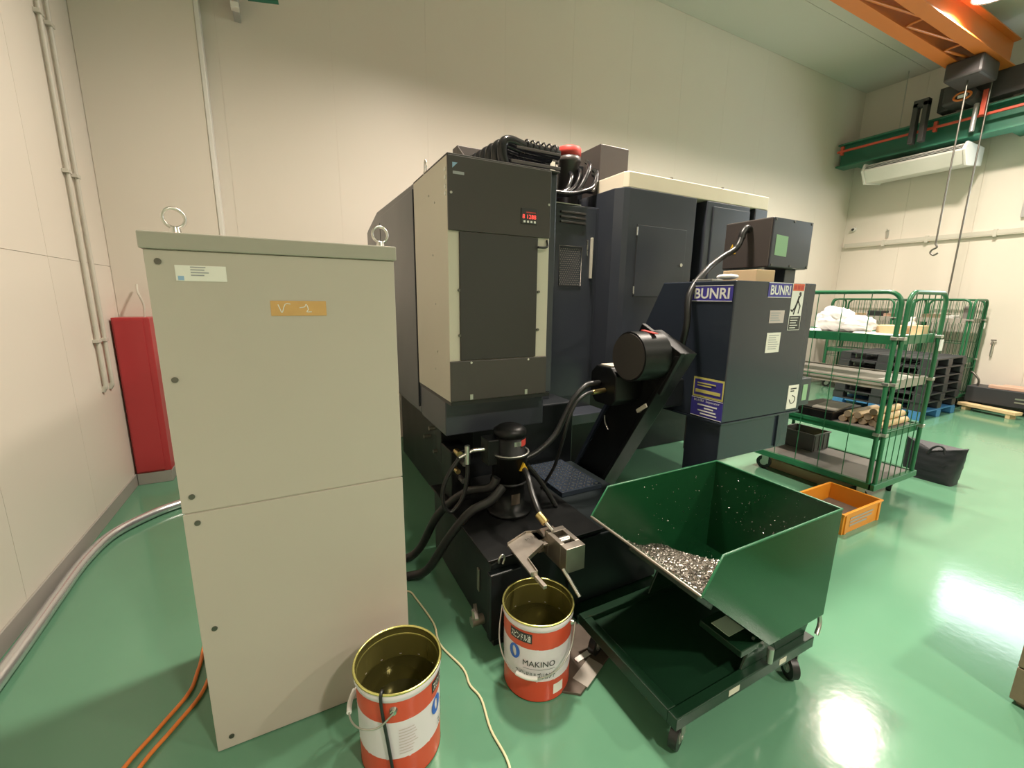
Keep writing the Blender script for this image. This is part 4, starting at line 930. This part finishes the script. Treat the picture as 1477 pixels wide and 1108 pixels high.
c1 = cage(0.67, 0.98, 1.665, ((0.61, 'deck'), (1.0, 'tray'), (1.34, 'white')), 'green wire roll cage trolley with shelves holding a white bag and wood')
c1.location = (3.90, 1.455, 0)
c2 = cage(0.55, 0.72, 1.655, ((1.36, 'tray'), (0.75, 'deck')), 'green roll cage close to the end wall behind the pallet stack', sides=('near', 'end', 'end2', 'far'), rods=(9, 6))
c2.location = (9.02, 2.58, 0)
c3 = cage(0.55, 0.98, 1.655, ((1.36, 'tray'), (0.75, 'deck')), 'green roll cage in the far corner of the end wall', sides=('near', 'end', 'end2', 'far'), rods=(11, 6))
c3.location = (9.02, 3.50, 0)
# things on the cages
wbag = MB()
def lump(d): return 1+0.10*math.sin(5*d.x+7*d.z)+0.07*math.sin(9*d.y+4*d.x)+0.05*math.sin(17*d.z+13*d.y)
wbag.blob((4.18, 2.02, 1.43), 0.15, 0.14, 0.105, 28, 18, lump); wbag.blob((4.20, 1.86, 1.405), 0.13, 0.12, 0.072, 26, 16, lump); wbag.blob((4.16, 2.06, 1.52), 0.05, 0.05, 0.035, 16, 10, lump)
mn = min(v.z for v in wbag.v)
for v in wbag.v:
    v.z = max(v.z, 1.341)
tag(wbag.build('plastic_bag', 'plastic', None), 'bulging white plastic bag on the top shelf of the near roll cage', 'bag')
ev = MB().prism([(1.50, 1.3415), (1.62, 1.3415), (1.70, 1.352), (1.78, 1.3415), (1.60, 1.342)], 'x', 3.98, 4.16)
tag(MB().obox((4.07, 1.66, 1.348), X3, (0, 1, 0.05), (0, -0.05, 1), 0.09, 0.13, 0.003).build('envelope', 'paper', None), 'cream paper envelope on the top shelf beside the white bag', 'envelope')
def carton(name, x0, x1, y0, y1, z0, z1, label, m='card'):
    t = thing(name, ((x0+x1)/2, (y0+y1)/2, z0), label, 'box')
    box('carton', m, t, x0, x1, y0, y1, z0, z1, 0.003); box('tape_strip', 'tape', t, (x0+x1)/2-0.012, (x0+x1)/2+0.012, y0, y1, z1, z1+0.0008)
    return t
carton('small_carton', 4.24, 4.42, 1.60, 1.75, 1.3405, 1.41, 'low open cardboard carton on the top shelf by the cage post')
carton('small_carton', 4.36, 4.47, 1.495, 1.57, 1.3405, 1.415, 'little yellow-brown carton on the top shelf below the white bottle')
bt = thing('bottle', (4.42, 1.60, 1.34), 'small white plastic bottle on the top shelf of the near cage', 'bottle')
MB().lathe([(0, 1.3405), (0.026, 1.3405), (0.026, 1.43), (0.012, 1.45), (0.012, 1.455)], (4.44, 1.60, 0), 16).build('body', 'plastic', bt); MB().lathe([(0.014, 1.453), (0.014, 1.48), (0, 1.48)], (4.44, 1.60, 0), 14).build('cap', 'white', bt)
for i, (x, y, w, l, lab) in enumerate(((4.22, 1.56, 0.20, 0.05, 'white paper sheets piled on the middle shelf of the near cage'), )):
    t = thing('paper_stack', (x, y, 1.0), lab, 'paper')
    for k in range(4): MB().obox((x+0.006*k, y-0.003*k, 1.003+0.004*k), (1, 0.08*k, 0), (-0.08*k, 1, 0), Z3, 0.16, 0.05, 0.0015).build('sheet', 'paper', t)
tag(MB().obox((4.2, 1.56, 1.3445), (1, 0.3, 0), (-0.3, 1, 0), Z3, 0.08, 0.04, 0.002).build('paper_sheet', 'paper', None), 'loose white paper on the top shelf beside the cartons', 'paper')
# wooden poles on the low shelf, lying across the cage
pi_ = 0
for layer, n_ in ((0, 5), (1, 4), (2, 1)):
    for k_ in range(n_):
        y = 1.54+0.062*k_+0.03*layer; z = 0.6385+0.047*layer; xs = 4.03+0.02*((k_*7+layer*3) % 4)
        t = thing('wooden_pole', (4.25, y, z-0.027), ('light wooden pole in the bottom layer on the low cage shelf', 'light wooden pole in the second layer on the low cage shelf', 'light wooden pole lying on top of the pole pile')[layer], 'pole', 'wooden poles on the low cage shelf')
        MB().cyl((xs+0.008, y, z), (4.50+0.005*k_, y+0.005, z), 0.0265, n=12).build('pole', 'wood', t)
        MB().cyl((xs, y, z), (xs+0.008, y, z), 0.0262, n=12).build('sawn_end', 'wood_d', t); pi_ += 1
tag(MB().obox((4.15, 1.93, 0.70), (1, 0.1, 0.02), (-0.1, 1, 0), Z3, 0.16, 0.09, 0.006).build('flat_board', 'tray', None), 'grey flat board lying on the low shelf behind the poles', 'board')
t = thing('dark_box', (4.2, 1.95, 0.61), 'low black box under the flat board on the cage shelf', 'box')
box('body', 'oilblack', t, 3.98, 4.45, 1.84, 2.16, 0.6105, 0.692, 0.006); box('lid_seam', 'rust', t, 3.979, 4.451, 1.839, 2.161, 0.675, 0.678)
def crate(name, x0, x1, y0, y1, z0, h, m, label, wall=0.008, rot=0.0, holes=False):
    cx, cy = (x0+x1)/2, (y0+y1)/2; hx, hy = (x1-x0)/2, (y1-y0)/2
    t = thing(name, (0, 0, 0), label, 'crate')
    box('bottom', m, t, -hx, hx, -hy, hy, 0, wall)
    for nm, a in (('long_wall', (-hx, hx, -hy, -hy+wall)), ('long_wall', (-hx, hx, hy-wall, hy)), ('short_wall', (-hx, -hx+wall, -hy+wall, hy-wall)), ('short_wall', (hx-wall, hx, -hy+wall, hy-wall))):
        box(nm, m, t, *a, wall, h, 0.002)
    rm = MB()
    for a in ((-hx-0.008, hx+0.008, -hy-0.008, -hy+0.004), (-hx-0.008, hx+0.008, hy-0.004, hy+0.008), (-hx-0.008, -hx+0.004, -hy, hy), (hx-0.004, hx+0.008, -hy, hy)): rm.box(*a, h-0.012, h)
    rm.build('rim', m, t, 0.002)
    if holes:
        for sx in (-1, 1):
            for k_ in range(2): box('rib', m, t, -hx*0.92+k_*hx*1.74, -hx*0.82+k_*hx*1.74, sx*hy-0.008, sx*hy+0.008, 0.0, h-0.012, 0.002)
            d = MB(); bars(d, (0, -hy-0.0005 if sx < 0 else hy+0.0005, h*0.5), X3 if sx < 0 else -X3, Z3, hx*1.3, h*0.5, 3, 0.55); d.build('embossed_panel', 'tray', t)
    else:
        for sx in (-1, 1):
            for k_ in range(4): box('rib', m, t, -hx+0.02+k_*(2*hx-0.05)/3, -hx+0.03+k_*(2*hx-0.05)/3, sx*hy-0.006 if sx < 0 else sx*hy, sx*hy if sx < 0 else sx*hy+0.006, 0.004, h-0.012)
    t.location = (cx, cy, z0); t.rotation_euler.z = rot
    return t
crate('plastic_crate', 4.27, 4.54, 2.09, 2.40, 0.2025, 0.165, 'gcrate', 'grey plastic crate on the bottom deck of the roll cage')
tag(MB().blob((4.42, 2.2, 0.262), 0.06, 0.05, 0.05, 14, 8, lambda d: 1+0.2*math.sin(6*d.x+5*d.y)).build('yellow_cloth', 'yel2', None), 'pale yellow cloth bundle inside the grey crate', 'cloth')
crate('plastic_crate', 3.28, 3.80, 1.345, 1.69, 0.0, 0.155, 'ocrate', 'orange plastic crate on the floor between hopper and roll cage', 0.010, 0.0, True)
tag(MB().prism([(3.32, 1.40), (3.74, 1.39), (3.75, 1.66), (3.33, 1.65)], 'z', 0.0105, 0.045).build('steel_offcuts_sheet', 'rust', None), 'dark greasy sheet lying in the orange crate', 'sheet')
# long carton and beam stored under the cage
tt = thing('long_carton', (4.2, 1.95, 0), 'long flat cardboard carton on the floor beneath the roll cage', 'box')
box('carton', 'card', tt, 4.06, 4.22, 1.62, 2.36, 0.0, 0.085, 0.003); box('tape_strip', 'tray', tt, 4.13, 4.15, 1.62, 2.36, 0.085, 0.0858)
# black tote bag
tb = thing('tote_bag', (5.15, 1.52, 0), 'black fabric tote bag standing on the floor beside the roll cage', 'bag')
bg_ = MB(); nu, nv = 28, 10; vs = []
for j in range(nv+1):
    z = 0.30*j/nv; taper = 1-0.10*(j/nv)
    for i in range(nu):
        a = 2*PI*i/nu; ca, sa = math.cos(a), math.sin(a)
        ex = 0.10*(1-0.75*(j/nv)**1.5)*abs(ca)**0.5*(1 if ca > 0 else -1)
        ey_ = 0.185*abs(sa)**0.5*(1 if sa > 0 else -1)*(1+0.13*(j/nv)**2)
        sag = 0.03*math.cos(2*PI*ey_/0.42)*(j/nv)**3
        vs.append((5.15+ex+0.008*math.sin(9*z*10+4*a), 1.52+ey_+0.008*math.sin(3*a+14*z), z-sag+0.02*(j/nv)*abs(sa)**3))
bg_.add(vs, [(j*nu+i, j*nu+(i+1) % nu, (j+1)*nu+(i+1) % nu, (j+1)*nu+i) for j in range(nv) for i in range(nu)], True)
bg_.add(vs[:nu], [list(range(nu))[::-1]]); bg_.add(vs[-nu:], [list(range(nu))], True)
bg_.build('bag_body', 'bag', tb)
for dx in (-0.03, 0.03): MB().tube([(5.15+dx, 1.44, 0.255), (5.15+dx*0.8, 1.455, 0.31), (5.15+dx, 1.49, 0.325), (5.15+dx*1.2, 1.53, 0.29), (5.15+dx*1.3, 1.55, 0.24)], 0.009, 8).build('handle', 'bag', tb)

# ================================================================== pallets and things along the end wall
def pallet(m, label, group):
    t = thing('pallet', (0, 0, 0), label, 'pallet', group)
    W, L, hgt = 1.1, 1.1, 0.122
    for i in range(7): box('deck_board', m, t, 0, W, i*L/7+0.008, (i+1)*L/7-0.008, hgt-0.022, hgt-0.001, 0.003)
    for i in range(3): box('bottom_board', m, t, i*(W-0.12)/2, i*(W-0.12)/2+0.12, 0, L, 0.0, 0.018, 0.003)
    for i in range(3):
        for j in range(3): box('block', m, t, i*(W-0.14)/2, i*(W-0.14)/2+0.14, j*(L-0.14)/2, j*(L-0.14)/2+0.14, 0.018, hgt-0.022, 0.004)
    return t
PX, PY = 7.60, 2.45
pu = pallet('pallet_u', 'blue plastic pallet on the floor at the bottom of the stack', None); pu.location = (PX, PY, 0)
pk = pallet('pallet_b', 'lowest black plastic pallet, resting straight on the blue pallet', 'stacked black pallets'); pk.location = (PX+0.01, PY+0.01, 0.122)
for i in range(5):
    q = copy_tree(pk); q['label'] = ('second', 'third', 'fourth', 'fifth', 'topmost')[i]+' black plastic pallet'+(' of the stack, with nothing on it' if i == 4 else ' up from the blue pallet'); q.location = (PX+0.012*((i*5) % 3-1), PY+0.012*((i*3) % 3-1), 0.122*(i+2))
rk = thing('steel_rack', (9.4, 1.9, 0), 'low dark steel rack on the floor along the end wall', 'rack')
box('frame', 'pallet_b', rk, 9.22, 9.60, 0.4, 2.52, 0.12, 0.36, 0.01)
for y in (0.5, 1.5, 2.4): box('leg', 'pallet_b', rk, 9.24, 9.58, y, y+0.08, 0.0, 0.12, 0.004)
box('edge_bar', 'zinc', rk, 9.215, 9.22, 0.4, 2.0, 0.24, 0.262); box('edge_bar', 'zinc', rk, 9.215, 9.22, 0.4, 2.0, 0.19, 0.21)
for i, (ya, yb, xa, lab) in enumerate(((0.5, 2.3, 9.30, 'pinkish plank on the low rack, the one against the wall side'), (0.45, 2.2, 9.44, 'pinkish plank on the low rack, nearer the wall'))):
    t = MB().box(9.25+0.16*i, 9.38+0.16*i, ya, yb, 0.3605, 0.405); tag(t.build('plank', 'wood_p', None, 0.004), ('pinkish plank on the low rack, on its outer edge' if i == 0 else 'pinkish plank on the low rack, tight against the end wall'), 'plank')
tag(MB().tube([(9.36, 2.44, 0.362), (9.35, 2.44, 0.45), (9.36, 2.50, 0.53), (9.38, 2.55, 0.56)], 0.014, 8).build('bent_rod', 'screw', None), 'black bent rod standing up from the end of the low rack', 'rod')
bn = thing('plank_bench', (9.1, 2.2, 0), 'pale wooden plank on short feet lying before the low rack', 'plank')
bd = Vector((0.193, 0.633, 0)).normalized(); bq = Vector((-bd.y, bd.x, 0))
MB().obox(Vector((9.06, 2.20, 0.085)), bd, bq, Z3, 0.34, 0.07, 0.022).build('board', 'wood', bn, 0.004)
for s in (-0.26, 0.26): MB().obox(Vector((9.06, 2.20, 0.0315))+bd*s, bd, bq, Z3, 0.025, 0.06, 0.0313).build('foot', 'wood', bn, 0.003)
# things on the far cages
for i, (x, y, sx, sy, hh, m, lab) in enumerate((
    (9.28, 3.62, 0.15, 0.08, 0.06, 'wood_p', 'pink folded bundle on the far corner cage shelf'),
    (9.30, 3.85, 0.14, 0.10, 0.10, 'pallet_b', 'dark parts box in the middle of the far corner cage'),
    (9.28, 4.20, 0.16, 0.12, 0.05, 'card', 'flat tan carton at the wall end of the far corner cage'),
    (9.28, 3.06, 0.16, 0.12, 0.07, 'wood_d', 'brown parts carton on the shelf of the cage behind the pallets'),
    (9.30, 2.88, 0.10, 0.06, 0.05, 'white', 'white carton on the shelf of the cage behind the pallets'),
    (9.20, 2.66, 0.10, 0.04, 0.20, 'deck', 'grey upright box at the post of the cage behind the pallets'))):
    t = thing('stored_box', (x, y, 1.36), lab, 'box')
    box('body', m, t, x-sx, x+sx, y-sy, y+sy, 1.3605, 1.36+hh, 0.008); box('lid_edge', m, t, x-sx-0.004, x+sx+0.004, y-sy-0.004, y+sy+0.004, 1.36+hh*0.75, 1.36+hh*0.82)

# wooden crate at the right edge of the floor
wc = thing('wooden_crate', (2.8, -0.1, 0), 'weathered wooden crate on the floor in front of the green hopper', 'crate')
for i in range(3): box('side_board', 'wood_d', wc, 2.47, 2.488, -0.55, 0.357, 0.02+0.15*i, 0.165+0.15*i, 0.003)
for i in range(3): box('end_board', 'wood_d', wc, 2.488, 3.08, 0.340, 0.357, 0.02+0.15*i, 0.165+0.15*i, 0.003)
box('bottom_board', 'wood_d', wc, 2.488, 3.08, -0.55, 0.34, 0.02, 0.04)
box('corner_post', 'wood_d', wc, 2.488, 2.54, 0.29, 0.34, 0.0, 0.47, 0.003)
for i in range(3): MB().cyl((2.4705, 0.30, 0.09+0.15*i), (2.468, 0.30, 0.09+0.15*i), 0.008, n=8).build('nail', 'screw', wc)
